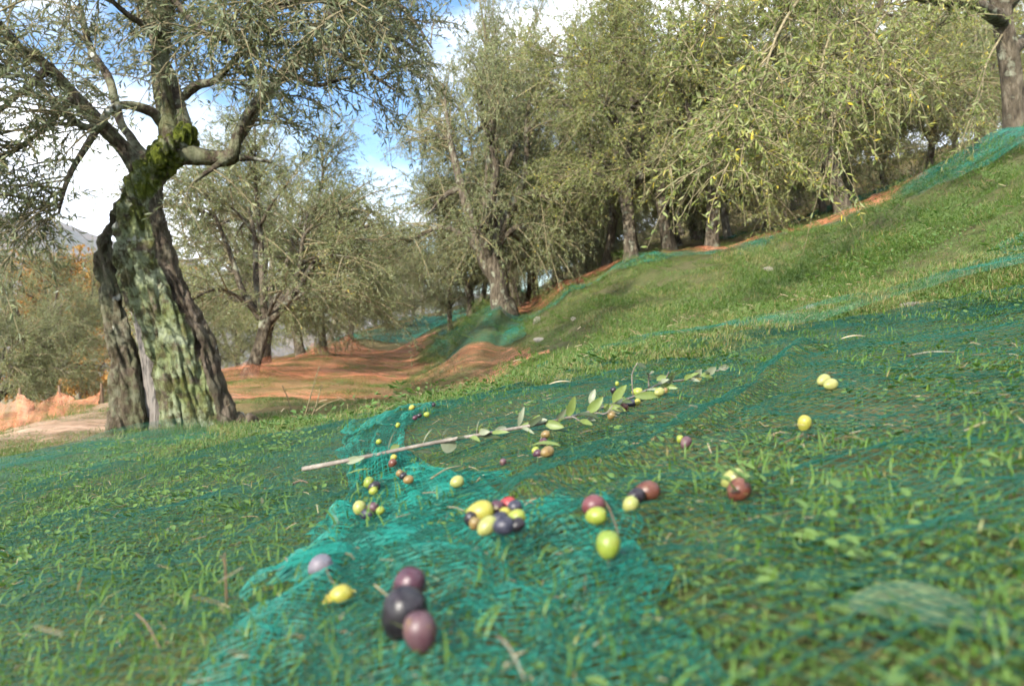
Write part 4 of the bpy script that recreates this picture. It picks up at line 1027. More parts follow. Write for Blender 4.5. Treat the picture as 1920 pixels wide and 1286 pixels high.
far_net('orange net high on the slope below the small bushy tree', 5.2, 9.6, 11.0, 16.5, 'sheet_orange', .06, lambda X, Y: (np.abs(Y - (11.2 + (X - 5.2) * 1.1)) < .7 + .5 * rag(X, Y)), lambda X, Y: np.clip(.6 + .4 * fbm(X, Y, 143, 2), .2, 1.2), (70, 70))
bx, by = BT[0], BT[1]
far_net('dark blue green net heaped over the mound under the big corner tree', 2.6, 5.6, 4.6, 8.2, 'sheet_green_far', .10,
        lambda X, Y: (np.hypot((X - bx) / 1.15, (Y - by + .4) / 1.5) + .5 * rag(X * 2, Y * 2) < 1.0), lambda X, Y: np.clip(.95 + .7 * fbm(X * 1.2 + Y, Y * 3, 145, 3), .2, 1.5) * np.clip((1.0 - np.hypot((X - bx) / 1.15, (Y - by + .4) / 1.5) - .5 * rag(X * 2, Y * 2)) * 4, .0, 1), (80, 80), [(bx - .2, by - .1, .14, .5)])

# --- orange net hung on sticks along the lower terrace
POSTS = [(-16, 741, 792, 8.3, 0), (37, 736, 788, 8.2, 0), (110, 731, 786, 8.1, .22), (190, 727, 780, 8.0, 0)]
tops = []
for k, (u, v0, v1, Y, ln) in enumerate(POSTS):
    t = at(u, v0, Y); gz = float(H(t[0], t[1])); t2 = t + np.array([ln * .4, 0, 0])
    G = Geo(); wood_tube(G, np.array([(t2[0] - t[0] + ln * .3, 0, 0, .020), (ln * .2, .01, (t[2] - gz) * .5, .017), (0, 0, t[2] - gz + .05, .013)]), 7, 8, .2, 600 + k)
    obj('net_stick', G.mesh('net_stick', MAT['straw']), None, (t[0], t[1], gz),
        ['wooden stick at the cut edge holding up the orange net fence', 'upright wooden stick of the orange net fence, second from the picture edge', 'slanting pale stick propping the orange net fence', 'wooden stick of the orange net fence closest to the old trunk'][k], 'stick', 'net fence sticks')
    tops.append((t[0], t[1], t[2], gz))
tops = np.array(tops)
n = 150; m_ = 22
s = np.linspace(0, 3, n); i = np.minimum(s.astype(int), 2); f_ = s - i
A, B = tops[i], tops[i + 1]; q = A + (B - A) * f_[:, None]
sag = .12 * np.sin(math.pi * f_) ** .8
T = np.linspace(0, 1, m_)[:, None]
top = q[:, 2] - sag; bot = q[:, 3] + .03
Z = top[None] * (1 - T) + bot[None] * T
X = q[None, :, 0] + .05 * fbm(s[None] * 5 + T * 2, T * 2 + 0 * s[None], 151, 3) + 0 * T; Yg = q[None, :, 1] - .10 * T + .10 * fbm(s[None] * 4 + T, T * 1.5 + 0 * s[None], 153, 3) * T
c = (float(q[n // 2, 0]), float(q[n // 2, 1]), float(q[n // 2, 3]))
fan = np.exp(-(np.minimum(f_, 1 - f_) / .10))
obj('net_fence', sheet_mesh('net_fence', X - c[0], Yg - c[1], Z - c[2], MAT['sheet_orange'], np.clip(.55 + .75 * fan[None] * (1 - .3 * T) + .35 * fbm(s[None] * 9 + T * 3, T * 2 + 0 * s[None], 155, 3), .2, 1.5)), None, c, 'orange net hanging in sags between sticks along the lower terrace', 'net')

# surface of the nets, for whatever lies on them
for _ in range(2):
    TOP = np.max([np.roll(np.roll(TOP, a, 0), b, 1) for a in (-1, 0, 1) for b in (-1, 0, 1)], 0)
for _ in range(2):
    TOP = (TOP + np.roll(TOP, 1, 0) + np.roll(TOP, -1, 0) + np.roll(TOP, 1, 1) + np.roll(TOP, -1, 1)) / 5
def net_top(x, y):
    x = np.asarray(x, float); y = np.asarray(y, float)
    i = np.clip(((x - _SX0) / _SC).astype(int), 0, _nx - 1); j = np.clip(((y - _SY0) / _SC).astype(int), 0, _ny - 1)
    ins = (x > _SX0) & (x < _SX1) & (y > _SY0) & (y < _SY1)
    return np.where(ins, TOP[i, j], H(x, y) + .01)
def net_at(u, v, off=0.0, y0=.16, y1=8.0):
    """where the sight line through a photograph point meets the net surface raised by off"""
    d = ray(u, v); Y = np.exp(np.linspace(math.log(y0), math.log(y1), 2500)); g = d[2] * Y - (net_top(d[0] * Y, Y) + off)
    k = np.where(g < 0)[0]
    return d * (Y[k[0]] if len(k) else y1)
# ------------------------------------------------------------------ olives
def olive_material(name, c0, c1, c2=None, rough=.36, lo=.4, hi=.62, scale=.9):
    m, nt, out = material(name)
    oi = N(nt, 'ShaderNodeObjectInfo'); tc = texco(nt)
    ad = N(nt, 'ShaderNodeVectorMath', operation='ADD'); nt.links.new(tc, ad.inputs[0])
    ml = N(nt, 'ShaderNodeMath', operation='MULTIPLY'); nt.links.new(oi.outputs['Random'], ml.inputs[0]); ml.inputs[1].default_value = 7.0
    nt.links.new(ml.outputs[0], ad.inputs[1])
    c = mixc(nt, noise_fac(nt, scale, 3, .5, ad.outputs[0], lo, hi), c0, c1)
    if c2: c = mixc(nt, noise_fac(nt, scale * 1.3, 2, .5, ad.outputs[0], .60, .72), c, c2)
    bl = N(nt, 'ShaderNodeMath', operation='MULTIPLY'); nt.links.new(noise_fac(nt, 2.2, 5, .65, ad.outputs[0], .42, .66), bl.inputs[0]); bl.inputs[1].default_value = .18
    c = mixc(nt, bl.outputs[0], c, tuple(.55 * k + .45 * g for k, g in zip(c0, (.15, .14, .155))))
    c = mixc(nt, noise_fac(nt, 15, 2, .5, ad.outputs[0], .64, .70), c, tuple(min(1, k * 1.6 + .035) for k in c0))
    c = mixc(nt, noise_fac(nt, 3.1, 3, .6, ad.outputs[0], .70, .74), c, tuple(k * .45 for k in c0))
    principled(nt, out, c, rough, .38, noise_fac(nt, 7, 2, .5, ad.outputs[0], .3, .7), .06, .05)
    MAT[name] = m
olive_material('o_yellow', (.27, .24, .035), (.21, .215, .032), (.29, .20, .045))
olive_material('o_lime', (.155, .20, .022), (.21, .23, .032))
olive_material('o_pale', (.205, .225, .06), (.245, .24, .08), (.19, .205, .045))
olive_material('o_green', (.12, .175, .02), (.165, .205, .027), (.22, .20, .035))
olive_material('o_black', (.006, .005, .007), (.016, .010, .016), None, .34)
olive_material('o_blue', (.012, .013, .024), (.026, .026, .042), None, .38)
olive_material('o_purple', (.036, .012, .022), (.065, .02, .032), (.018, .008, .014))
olive_material('o_mauve', (.060, .027, .034), (.088, .046, .050), (.12, .072, .024), .42)
olive_material('o_red', (.26, .025, .025), (.13, .02, .03), (.34, .13, .04))
olive_material('o_wine', (.10, .028, .032), (.065, .02, .026), (.15, .08, .065), .38)
olive_material('o_brown', (.09, .028, .015), (.058, .018, .012), (.14, .07, .03))
olive_material('o_tan', (.17, .11, .035), (.13, .10, .032), (.07, .035, .02))
olive_material('o_grey', (.09, .09, .11), (.13, .11, .13), None, .5)

def olive_mesh(seed, mat, taper=.10, elong=1.28, wrinkle=0.0):
    r = np.random.default_rng(seed); nu, nv = 28, 18
    th = np.linspace(0, math.pi, nv)[1:-1]; ph = np.arange(nu) / nu * 2 * math.pi
    TH, PH = np.meshgrid(th, ph, indexing='ij')
    x = np.sin(TH) * np.cos(PH) * (1 + taper * np.cos(TH)); y = np.sin(TH) * np.sin(PH) * (1 + taper * np.cos(TH)); z = np.cos(TH) * elong
    z = z - .10 * np.exp(-(TH / .30) ** 2) + .05 * np.exp(-((math.pi - TH) / .22) ** 2) * -1
    k = 1 + .025 * fbm(np.cos(PH) * 1.3 + seed, TH * 1.3, seed, 2) + wrinkle * np.abs(fbm(np.cos(PH) * 4 + seed, np.sin(PH) * 4 + TH, seed, 2))
    V = np.stack([x * k, y * k, z * k], -1).reshape(-1, 3)
    V = np.vstack([V, [[0, 0, elong - .10], [0, 0, -elong - .03]]])
    ids = np.arange((nv - 2) * nu).reshape(nv - 2, nu); nx = np.roll(ids, -1, 1)
    F4 = np.stack([ids[:-1], ids[1:], nx[1:], nx[:-1]], -1).reshape(-1, 4)
    t, b = len(V) - 2, len(V) - 1
    F3 = np.vstack([np.stack([np.full(nu, t), ids[0], nx[0]], -1), np.stack([np.full(nu, b), nx[-1], ids[-1]], -1)])
    return mesh_np('olive', V, [F4, F3], MAT[mat])
OM = {}
def get_olive(mat, var):
    if (mat, var) not in OM:
        OM[(mat, var)] = olive_mesh(700 + len(OM), mat, (.08, .14, .02)[var], (1.22, 1.36, 1.12)[var], .0 if mat not in ('o_brown', 'o_black') or var != 1 else .05)
    return OM[(mat, var)]
stalk_mesh = None
OL = [  # u, v, width px, colour, variant, roll (deg of the long axis in view), label, group
    (767, 1097, 60, 'o_purple', 0, 20, 'blurred dusky purple olive at the back of the three dark ones in front', 0),
    (757, 1150, 87, 'o_black', 0, 15, 'largest black olive, middle of the three dark ones in front', 0),
    (788, 1184, 65, 'o_mauve', 0, -10, 'mauve olive with a yellow spot, foremost of the three dark ones', 0),
    (601, 1060, 40, 'o_grey', 0, 60, 'dusty grey olive veiled by net, upper left of the dark trio', 0),
    (640, 1114, 36, 'o_yellow', 0, 80, 'yellow olive veiled by net, directly left of the dark trio', 0),
    (900, 960, 42, 'o_yellow', 1, 70, 'large yellow olive on top of the central heap', 1),
    (914, 986, 33, 'o_pale', 1, 60, 'pale green olive low at the front of the central heap', 1),
    (945, 985, 36, 'o_blue', 0, 80, 'shiny blue black olive at the front middle of the central heap', 1),
    (970, 984, 27, 'o_black', 0, 60, 'brownish black olive at the front right corner of the central heap', 1),
    (969, 969, 29, 'o_lime', 0, 75, 'lime olive on the right flank of the central heap', 1),
    (964, 953, 29, 'o_blue', 0, 30, 'dark olive above the lime one at the back of the central heap', 1),
    (952, 945, 27, 'o_red', 1, 80, 'bright red olive at the very back of the central heap', 1),
    (931, 953, 28, 'o_purple', 0, 20, 'purple olive between the large yellow and the red one in the heap', 1),
    (946, 962, 22, 'o_yellow', 0, 70, 'small yellow olive in the middle of the central heap', 1),
    (936, 973, 27, 'o_blue', 1, 70, 'bluish olive between the pale and the shiny black one in the heap', 1),
    (890, 981, 17, 'o_tan', 0, 20, 'small orange brown olive at the lower left of the central heap', 1),
    (882, 972, 24, 'o_black', 0, 10, 'black olive half hidden behind the large yellow one in the heap', 1),
    (1113, 947, 40, 'o_wine', 2, 70, 'wine red olive behind the bright lime one right of the heap', 2),
    (1118, 967, 34, 'o_lime', 0, 80, 'bright lime olive lying against a wine red one', 2),
    (1140, 1021, 46, 'o_green', 0, 5, 'big blurred green olive with a brown stalk end, alone in the front', 2),
    (1182, 945, 28, 'o_pale', 0, 40, 'pale green olive below two brown ones right of the heap', 2),
    (1213, 921, 38, 'o_brown', 1, 80, 'shrivelled reddish brown olive right of the pale green one', 2),
    (1192, 930, 28, 'o_black', 1, 70, 'dark wrinkled olive tucked beside the shrivelled brown one', 2),
    (1385, 918, 42, 'o_brown', 0, 60, 'rust red olive in the net fold toward the right', 2),
    (1375, 898, 36, 'o_pale', 1, 60, 'whitish green olive just behind the rust red one', 2),
    (1508, 794, 25, 'o_yellow', 1, 10, 'single yellow olive with its stalk in a net hollow on the right', 3),
    (1544, 713, 22, 'o_pale', 1, 70, 'upper of two pale olives lying side by side on the right net', 3),
    (1557, 721, 22, 'o_pale', 1, 80, 'lower of two pale olives lying side by side on the right net', 3),
    (1286, 830, 20, 'o_mauve', 1, 35, 'dull mauve olive alone in the grass below the branch tip', 3),
    (1275, 823, 9, 'o_lime', 0, 0, 'tiny yellow green fruit beside the dull mauve olive', 3),
    (1195, 735, 17, 'o_lime', 1, 85, 'lime olive resting on the branch at the upright twig', 4),
    (1184, 756, 14, 'o_blue', 1, 80, 'bluish olive under the branch below the upright twig', 4),
    (1195, 754, 12, 'o_yellow', 0, 20, 'small yellow olive beside the bluish one under the branch', 4),
    (1169, 764, 16, 'o_brown', 0, 60, 'brown olive under the branch left of the bluish one', 4),
    (1146, 778, 15, 'o_tan', 0, 30, 'tan olive behind a curled leaf under the branch', 4),
    (1236, 735, 17, 'o_pale', 1, 80, 'pale olive right of the branch beyond the long green leaf', 4),
    (1247, 733, 11, 'o_tan', 0, 10, 'little tan olive at the right end of the pale one', 4),
    (1150, 732, 11, 'o_black', 0, 0, 'small black olive above the branch between two leaves', 4),
    (1157, 719, 8, 'o_lime', 0, 0, 'tiny lime olive above the small black one beyond the branch', 4),
    (857, 903, 23, 'o_pale', 0, 70, 'lone pale green olive between the branch and the central heap', 5),
    (1023, 814, 15, 'o_tan', 0, 80, 'tan olive just below the middle of the branch', 5),
    (1018, 829, 15, 'o_purple', 1, 70, 'purple olive below the tan one under the branch middle', 5),
    (1008, 850, 15, 'o_purple', 0, 60, 'purple olive at the bottom of the little group under the branch', 5),
    (1026, 847, 21, 'o_tan', 1, 75, 'yellowish tan olive at the bottom of the group under the branch', 5),
    (1004, 844, 13, 'o_lime', 0, 60, 'lime olive peeping out behind the bottom purple one', 5),
    (691, 904, 19, 'o_green', 0, 30, 'green olive on top of a trio in the net tent opening', 6),
    (702, 912, 18, 'o_black', 1, 70, 'black olive in the middle of the trio in the net tent', 6),
    (700, 920, 15, 'o_lime', 0, 60, 'lime olive at the bottom of the trio in the net tent', 6),
    (674, 951, 25, 'o_pale', 2, 20, 'round pale yellow olive at the left edge of the teal net', 6),
    (698, 951, 20, 'o_mauve', 1, 75, 'mauve olive right beside the round pale yellow one', 6),
    (690, 963, 24, 'o_blue', 1, 80, 'bluish olive veiled by net under the round pale yellow one', 6),
    (713, 957, 15, 'o_lime', 0, 50, 'lime olive at the right end of the row by the pale yellow one', 6),
    (749, 887, 13, 'o_tan', 0, 50, 'tan olive at the net ridge below the branch base', 6),
    (756, 892, 13, 'o_black', 0, 60, 'black olive between two tan ones at the net ridge', 6),
    (766, 899, 17, 'o_tan', 0, 80, 'larger tan olive at the lower end of the net ridge row', 6),
    (738, 858, 12, 'o_yellow', 0, 40, 'yellow olive tucked beneath the branch where the net peaks', 6),
    (736, 868, 15, 'o_brown', 0, 40, 'brown olive beneath the yellow one at the net peak', 6),
    (710, 828, 10, 'o_lime', 0, 60, 'small lime olive just beyond the branch near its thick end', 7),
    (746, 797, 9, 'o_lime', 0, 20, 'tiny lime olive on the far net corner', 7),
    (772, 764, 10, 'o_yellow', 0, 60, 'tiny golden olive at the top of the far net corner', 7),
    (786, 779, 9, 'o_black', 0, 60, 'tiny black olive right of the far net corner', 7),
    (778, 783, 9, 'o_purple', 0, 60, 'tiny purple olive left of the tiny black one', 7),
    (800, 777, 10, 'o_lime', 0, 80, 'tiny lime olive right of the tiny black one', 7),
    (813, 759, 8, 'o_black', 0, 0, 'tiny dark olive furthest back on the crest of the grass', 7),
    (943, 866, 11, 'o_mauve', 0, 20, 'tiny greyish mauve olive midway between branch and heap', 5),
]
GRP = ['front olives', 'central heap of olives', 'olives right of the heap', 'olives on the right net', 'olives by the branch tip', 'olives below the branch', 'olives at the net tent', 'olives at the far net corner']
dark_stem = MAT['straw']
for (u, v, w, mt, var, roll, lb, gp) in OL:
    veil = 'veiled' in lb
    p = net_at(u, v, .008); rad = float(np.clip(.5 * w * p[1] / FPX, .0035, .0135))
    p = net_at(u, v, rad * (.55 if not veil else -.5) + (.006 if gp == 1 else 0))
    rad = float(np.clip(.5 * w * p[1] / FPX, .0035, .0135))
    o = obj('olive', get_olive(mt, var), None, tuple(p), lb, 'olive', GRP[gp])
    o.scale = (rad,) * 3
    o.rotation_euler = (R(random.uniform(-25, 10)), R(roll), R(random.uniform(-30, 30)))
    if (u, v) in ((1140, 1021), (1508, 794), (900, 960)):
        G = Geo(); sgn = -1 if v != 960 else 1
        wood_tube(G, np.array([(0, 0, sgn * 1.05, .16), (.06, -.05, sgn * 1.35, .10), (.16, -.10, sgn * 1.7, .12)]), 6, 7, .1, 4)
        obj('stalk', G.mesh('stalk', MAT['twig']), o)

# ------------------------------------------------------------------ the cut branch
m, nt, out = material('branch_wood'); MAT['branch_wood'] = m
c = ramp(nt, noise_fac(nt, 60, 4, .6, texco(nt), .3, .7), [(0, (.08, .068, .055)), (.6, (.16, .14, .118)), (1, (.25, .225, .19))])
principled(nt, out, c, .75, .25, noise_fac(nt, 250, 3, .6, texco(nt), .3, .7), .4, .001)
def blade_mat(name, top, under):
    m, nt, out = material(name)
    geo = N(nt, 'ShaderNodeNewGeometry')
    t = mixc(nt, noise_fac(nt, 45, 3, .6, texco(nt), .35, .65), top, tuple(k * 1.35 for k in top))
    c = mixc(nt, geo.outputs['Backfacing'], t, under)
    principled(nt, out, c, .45, .4, noise_fac(nt, 120, 3, .5, texco(nt), .3, .7), .25, .001, transl=t, transl_fac=.2)
    MAT[name] = m
blade_mat('blade_green', (.11, .15, .04), (.22, .25, .16))
blade_mat('blade_pale', (.15, .17, .108), (.12, .16, .05))
blade_mat('blade_dark', (.035, .05, .022), (.20, .23, .16))
def bp(u, v, off=.010): return net_at(u, v, off)
BR = [(568, 879, 6.0), (610, 871, 5.8), (660, 861, 5.4), (712, 851, 5.2), (760, 841, 5), (830, 827, 4.8), (900, 815, 4.5), (960, 804, 4.3), (1020, 793, 4.0), (1080, 779, 3.8), (1130, 764, 3.5), (1180, 747, 3.2), (1215, 730, 2.8), (1245, 718, 2.4), (1290, 711, 2.0), (1330, 699, 1.6), (1362, 690, 1.1)]
bpts = []
for u, v, rp in BR:
    p = bp(u, v, .012); bpts.append((*p, rp * .5 * 1.15 * p[1] / FPX * 1.3))
bpts = np.array(bpts)
bpts[:, 1] = np.convolve(np.pad(bpts[:, 1], 2, 'edge'), np.ones(5) / 5, 'valid')      # a nearly straight shoot, not every bump of the turf
for k, (u, v, rp) in enumerate(BR): bpts[k, :3] = at(u, v, bpts[k, 1])
B0 = bpts[0, :3].copy()
branch = empty('olive_branch', tuple(B0), 'cut olive branch with silvery leaves lying across the net', 'branch')
G = Geo(); q = bpts.copy(); q[:, :3] -= B0; wood_tube(G, q, 9, 70, .08, 71)
obj('stem', G.mesh('stem', MAT['branch_wood']), branch)
def depth_on_branch(u): return float(np.interp(u, [b[0] for b in BR], bpts[:, 1]))
for pts in ([(1187, 741), (1185, 715), (1186, 699), (1195, 680)], [(1217, 728), (1216, 710), (1218, 702), (1226, 697)], [(1102, 775), (1119, 774), (1136, 775), (1149, 760)], [(1070, 781), (1078, 783), (1087, 789)], [(895, 813), (894, 806)], [(1240, 716), (1249, 708), (1254, 697)]):
    G = Geo(); qq = np.array([(*(at(u, v, depth_on_branch(pts[0][0]) - .004 * i) - B0), (1.5 - .15 * i) * depth_on_branch(pts[0][0]) / FPX) for i, (u, v) in enumerate(pts)])
    wood_tube(G, qq, 6, 12, .08, 72); obj('side_twig', G.mesh('side_twig', MAT['branch_wood']), branch)
BLADES = [  # base u v, tip u v, width px, material, roll
    ((728, 843), (742, 806), 4, 'dark', .1), ((732, 844), (749, 834), 10, 'green', .7), ((647, 866), (684, 857), 11, 'pale', .8), ((793, 832), (811, 803), 5, 'pale', .2), ((826, 829), (856, 838), 25, 'pale', 1.0), ((829, 818), (843, 801), 5, 'dark', .2),
    ((895, 813), (900, 785), 5, 'pale', .2), ((898, 811), (919, 809), 10, 'pale', .8), ((899, 802), (916, 792), 6, 'dark', .5), ((925, 813), (949, 800), 10, 'pale', .8), ((923, 816), (951, 841), 11, 'green', .8), ((900, 820), (940, 822), 7, 'dark', .4),
    ((972, 799), (983, 762), 8, 'pale', .8), ((972, 800), (1000, 793), 6, 'green', .5), ((1004, 793), (1027, 787), 9, 'pale', .7), ((1021, 793), (1058, 801), 14, 'green', .9), ((1044, 786), (1062, 766), 9, 'pale', .8), ((1065, 781), (1078, 742), 13, 'green', .9),
    ((1101, 774), (1131, 744), 15, 'green', .9), ((1106, 757), (1116, 729), 10, 'pale', .9), ((1119, 773), (1132, 756), 7, 'pale', .7), ((1149, 754), (1175, 721), 14, 'green', .9), ((1150, 758), (1167, 746), 11, 'pale', .9), ((1188, 743), (1241, 740), 12, 'green', .9),
    ((1100, 785), (1117, 788), 7, 'pale', .8), ((1087, 788), (1112, 797), 9, 'green', .8), ((1139, 782), (1163, 771), 15, 'pale', .9), ((1195, 682), (1213, 690), 7, 'dark', .7), ((1216, 708), (1212, 699), 7, 'dark', .6), ((1217, 712), (1220, 708), 6, 'pale', .8), ((1218, 703), (1227, 697), 7, 'pale', .8),
    ((1231, 713), (1250, 705), 9, 'green', .8), ((1233, 720), (1255, 711), 8, 'pale', .7), ((1247, 716), (1262, 718), 8, 'dark', .5), ((1283, 712), (1298, 702), 8, 'green', .7), ((1302, 707), (1316, 691), 11, 'pale', .9), ((1326, 701), (1343, 688), 11, 'pale', .9), ((1347, 691), (1367, 687), 9, 'pale', .8),
    ((576, 874), (586, 864), 4, 'dark', .3), ((1060, 783), (1046, 790), 7, 'green', .6), ((760, 843), (780, 849), 6, 'dark', .5), ((780, 846), (812, 849), 7, 'dark', .4)]
def blade(base, tip, w, view_n, mat, cup=.25):
    d = tip - base; L = np.linalg.norm(d); d = d / L
    s = np.cross(d, view_n); s = s / np.linalg.norm(s); n = np.cross(s, d)
    T = np.linspace(0, 1, 11); prof = np.sin(np.pi * np.clip(T, .0, 1) ** .85) ** .75; prof[0] = .12; prof[-1] = .02
    V = []
    for t, p in zip(T, prof):
        c = base + d * L * t + n * (.06 * L * math.sin(math.pi * t)); hw = w * .5 * p
        V += [c - s * hw + n * hw * cup, c - s * hw * .5 + n * hw * cup * .25, c, c + s * hw * .5 + n * hw * cup * .25, c + s * hw + n * hw * cup]
    f = np.array([[i * 5 + j, i * 5 + j + 1, i * 5 + j + 6, i * 5 + j + 5] for i in range(10) for j in range(4)])
    return mesh_np('leaf', np.array(V), f, MAT['blade_' + mat])
r = np.random.default_rng(91)
for k in range(26):
    u = r.uniform(850, 1345); v = float(np.interp(u, [b[0] for b in BR], [b[1] for b in BR])); L = r.uniform(20, 36); a = r.choice([-1, 1]) * r.uniform(.15, 1.0) - .25
    BLADES.append(((u, v), (u + L * math.cos(a), v + L * math.sin(a) * .8), r.uniform(6, 10), ['pale', 'green', 'green', 'dark'][r.integers(4)], r.uniform(.3, .9)))
for (b, t, w, mt, roll) in BLADES:
    Y0 = depth_on_branch(b[0]); p0 = at(*b, Y0); p1 = at(*t, Y0 + r.uniform(-.022, .016))
    nv = -p0 / np.linalg.norm(p0); nv = nv * roll + np.array([0, 0, 1]) * (1 - roll) + r.normal(0, .12, 3)
    obj('leaf', blade(p0 - B0, p1 - B0, w * 1.25 * Y0 / FPX, nv, mt), branch)

# ------------------------------------------------------------------ loose leaves, sticks and stones
def loose_leaf(u, v, L, W, yaw, mat, label, off=.006, pitch=.1, group='loose leaves'):
    p = net_at(u, v, off)
    d = np.array([math.cos(yaw), math.sin(yaw), pitch]); me = blade(-d * L / 2, d * L / 2, W, np.array([0, -.25, 1.0]), mat, .3)
    return obj('loose_leaf', me, None, tuple(p), label, 'leaf', group)
blade_mat('blade_straw', (.33, .27, .17), (.40, .34, .23))
blade_mat('blade_broad', (.075, .115, .05), (.08, .115, .05))
blade_mat('blade_yellow', (.26, .21, .04), (.25, .21, .08))
loose_leaf(1745, 1165, .066, .030, -.2, 'broad', 'large pale blurred leaf lying under the net at the lower right', -.016, -.1, None)
loose_leaf(1378, 893, .030, .007, -.9, 'green', 'narrow green leaf stuck to the pale olive behind the rust red one')
loose_leaf(1022, 836, .032, .009, -.6, 'green', 'green leaf lying across the purple olive under the branch')
loose_leaf(675, 884, .034, .004, .5, 'green', 'thin bent green leaf left of the net peak below the branch')
loose_leaf(1050, 718, .045, .007, .2, 'straw', 'dry folded leaf on the net beyond the branch middle')
loose_leaf(1600, 633, .05, .006, .15, 'straw', 'pale dry curled leaf on the dark net near the hem')
loose_leaf(1310, 712, .028, .010, 1.4, 'yellow', 'yellowing leaf on the net near the branch tip')
loose_leaf(640, 1120, .022, .012, .6, 'yellow', 'yellow leaf under the net beside the yellow olive left of the dark trio', -.010)
def stick(u0, v0, u1, v1, rpx, mat, label, off=.004, bend=.003, tipoff=0.0, upright=False):
    a, b = net_at(u0, v0, off), (net_at(u1, v1, off) if not upright else at(u1, v1, net_at(u0, v0, off)[1])); mid = (a + b) / 2 + np.array([0, 0, bend]); rr = rpx * a[1] / FPX
    G = Geo(); wood_tube(G, np.array([(*(a - a), rr), (*(mid - a), rr * .85), (*(b - a + np.array([0, 0, tipoff])), rr * .5)]), 6, 12, .12, 77)
    return obj('dry_stick', G.mesh('dry_stick', MAT[mat]), None, tuple(a), label, 'stick', 'dry sticks')
stick(550, 906, 578, 905, 2.4, 'bark', 'short dark stick on the left net below the branch end')
stick(808, 897, 866, 873, 1.6, 'twig', 'thin grey twig slanting in the grass between branch and heap')
stick(1128, 932, 1160, 1000, 1.8, 'straw', 'pinkish dry stem slanting beside the lime and wine red olives')
stick(425, 1130, 421, 1036, 2.4, 'straw', 'upright broken straw standing on the left net', upright=True)
stick(425, 1076, 412, 1040, 1.5, 'straw', 'thin dry stalk beside the upright broken straw', upright=True)
stick(930, 1190, 985, 1275, 3.5, 'bark', 'blurred brown stick at the very bottom edge')
stick(1700, 668, 1790, 660, 1.8, 'bark', 'long thin brown stick lying on the right net')
stick(255, 1150, 300, 1215, 2.2, 'straw', 'blurred pale stick on the lower left net')
stick(545, 792, 690, 772, 1.1, 'twig', 'bare pale runner lying along the crest of the left net')

m, nt, out = material('stone'); MAT['stone'] = m
c = ramp(nt, noise_fac(nt, 14, 5, .65, texco(nt), .3, .7), [(0, (.16, .145, .12)), (.5, (.30, .275, .23)), (1, (.44, .41, .35))])
principled(nt, out, c, .9, .2, noise_fac(nt, 40, 4, .7, texco(nt), .2, .8), .8, .01)
def rock_mesh(seed):
    r = np.random.default_rng(seed); nu, nv = 14, 9
    th = np.linspace(.15, math.pi - .15, nv); ph = np.arange(nu) / nu * 2 * math.pi; TH, PH = np.meshgrid(th, ph, indexing='ij')
    D = np.stack([np.sin(TH) * np.cos(PH), np.sin(TH) * np.sin(PH), np.cos(TH)], -1)
    k = np.ones(TH.shape)
    for _ in range(9):
        n = nrm(r.normal(size=3)); k = np.minimum(k, r.uniform(.62, .85) / np.maximum(D @ n, .05))
    V = (D * k[..., None]).reshape(-1, 3); ids = np.arange(nu * nv).reshape(nv, nu); nx = np.roll(ids, -1, 1)
    return mesh_np('stone', V, [np.stack([ids[:-1], ids[1:], nx[1:], nx[:-1]], -1).reshape(-1, 4), ids[:1, ::-1], ids[-1:]], MAT['stone'], False)
for k, (u, v, w, hgt, lb) in enumerate([(1548, 532, 44, 16, 'long pale flat stone bedded in the bank grass above the net'), (1521, 568, 26, 22, 'blocky pale stone just below the long flat one on the bank'), (1472, 582, 30, 14, 'grey stone left of the blocky pale one on the bank'),
                                        (1008, 600, 14, 16, 'pale rounded stone high on the far part of the bank'), (1012, 633, 22, 12, 'sunken pale stone low on the far part of the bank'), (1075, 595, 12, 8, 'little grey stone in the middle of the bank'), (1440, 500, 16, 10, 'small whitish stone amid dry stalks under the bank crest'),
                                        (1705, 552, 30, 10, 'flat whitish stone at the upper edge of the net'), (1045, 680, 9, 9, 'tiny whitish stone at the foot of the bank')]):
    p = ground_at(u, v, .04); s = w * p[1] / FPX / 1.6
    o = obj('stone', rock_mesh(800 + k), None, tuple(p - np.array([0, 0, s * .2 + .02])), lb, 'stone', 'stones in the bank'); o.scale = (s, s * .8, s * hgt / w * 1.1); o.rotation_euler = (0, R(-8), R(k * 50))

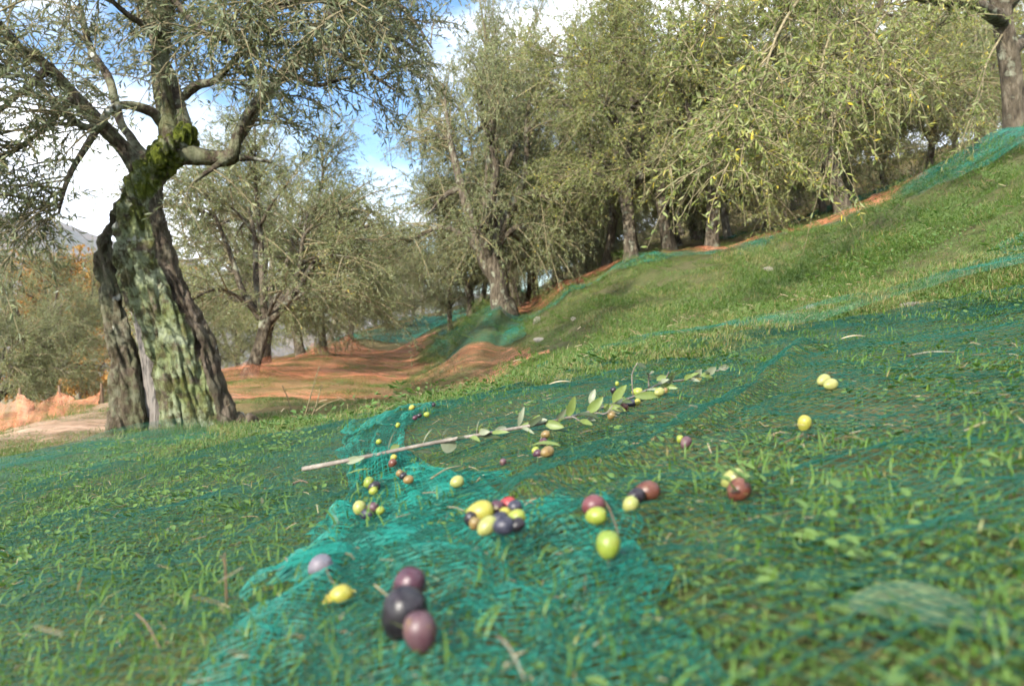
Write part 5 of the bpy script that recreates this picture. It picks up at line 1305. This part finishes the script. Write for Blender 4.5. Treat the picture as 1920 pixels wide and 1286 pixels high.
# ------------------------------------------------------------------ thorny weed at the crest beyond the net
P0 = ground_at(566, 792, .0); WY = P0[1] + .25; P0 = np.array([*at(566, 792, WY)[:2], float(H(*at(566, 792, WY)[:2]))])
weed_t = empty('thorny_weed', tuple(P0), 'leafless thorny weed standing on the crest left of the branch', 'weed')
for pts in ([(566, 800), (575, 770), (586, 735), (595, 705), (602, 686)], [(552, 800), (546, 770), (537, 742), (528, 722)], [(575, 800), (590, 765), (597, 740), (601, 722)], [(572, 800), (586, 776), (610, 758), (638, 748)], [(560, 800), (550, 785), (542, 765)]):
    n = 14; q = spline(np.array([(*(at(u, v, WY) - P0), .0022) for u, v in pts]), n); q[:, 3] = np.linspace(.0030, .0012, n) * WY / 2.4
    q[:, 1] += np.linspace(0, 1, n) * r.uniform(-.06, .06); q[0, 2] = min(q[0, 2], -.02)
    G = Geo(); wood_tube(G, q, 5, n, .1, 5); st = obj('stem', G.mesh('stem', MAT['twig']), weed_t)
    L = Geo(); nn_ = 22; f = r.uniform(1, n - 1.01, nn_); i = f.astype(int); pp = q[i, :3] + (q[np.minimum(i + 1, n - 1), :3] - q[i, :3]) * (f - i)[:, None]
    v_, f_, k_ = leaves(pp, r.normal(size=(nn_, 3)) + np.array([0, 0, .6]), r.uniform(.008, .018, nn_), .005, .2, True)
    L.add(v_, f_, np.repeat(r.uniform(0, .6, nn_), k_)); o = obj('spines', L.mesh('spines', MAT['leaf_dark']), st); o['kind'] = 'stuff'
# ------------------------------------------------------------------ thin autumn haze in the valley air
m, nt, out = material('haze_air')
pv = N(nt, 'ShaderNodeVolumePrincipled'); pv.inputs['Color'].default_value = (.86, .91, 1.0, 1); pv.inputs['Density'].default_value = .0003; pv.inputs['Anisotropy'].default_value = .2
nt.links.new(pv.outputs[0], out.inputs['Volume'])
hx0, hx1, hy0, hy1, hz0, hz1 = -1560, 960, -60, 1560, -110, 260
hv = np.array([(x, y, z) for z in (hz0, hz1) for y in (hy0, hy1) for x in (hx0, hx1)], float)
obj('haze', mesh_np('haze', hv, np.array([[0, 2, 3, 1], [4, 5, 7, 6], [0, 1, 5, 4], [2, 6, 7, 3], [0, 4, 6, 2], [1, 3, 7, 5]]), m, False), kind='stuff')
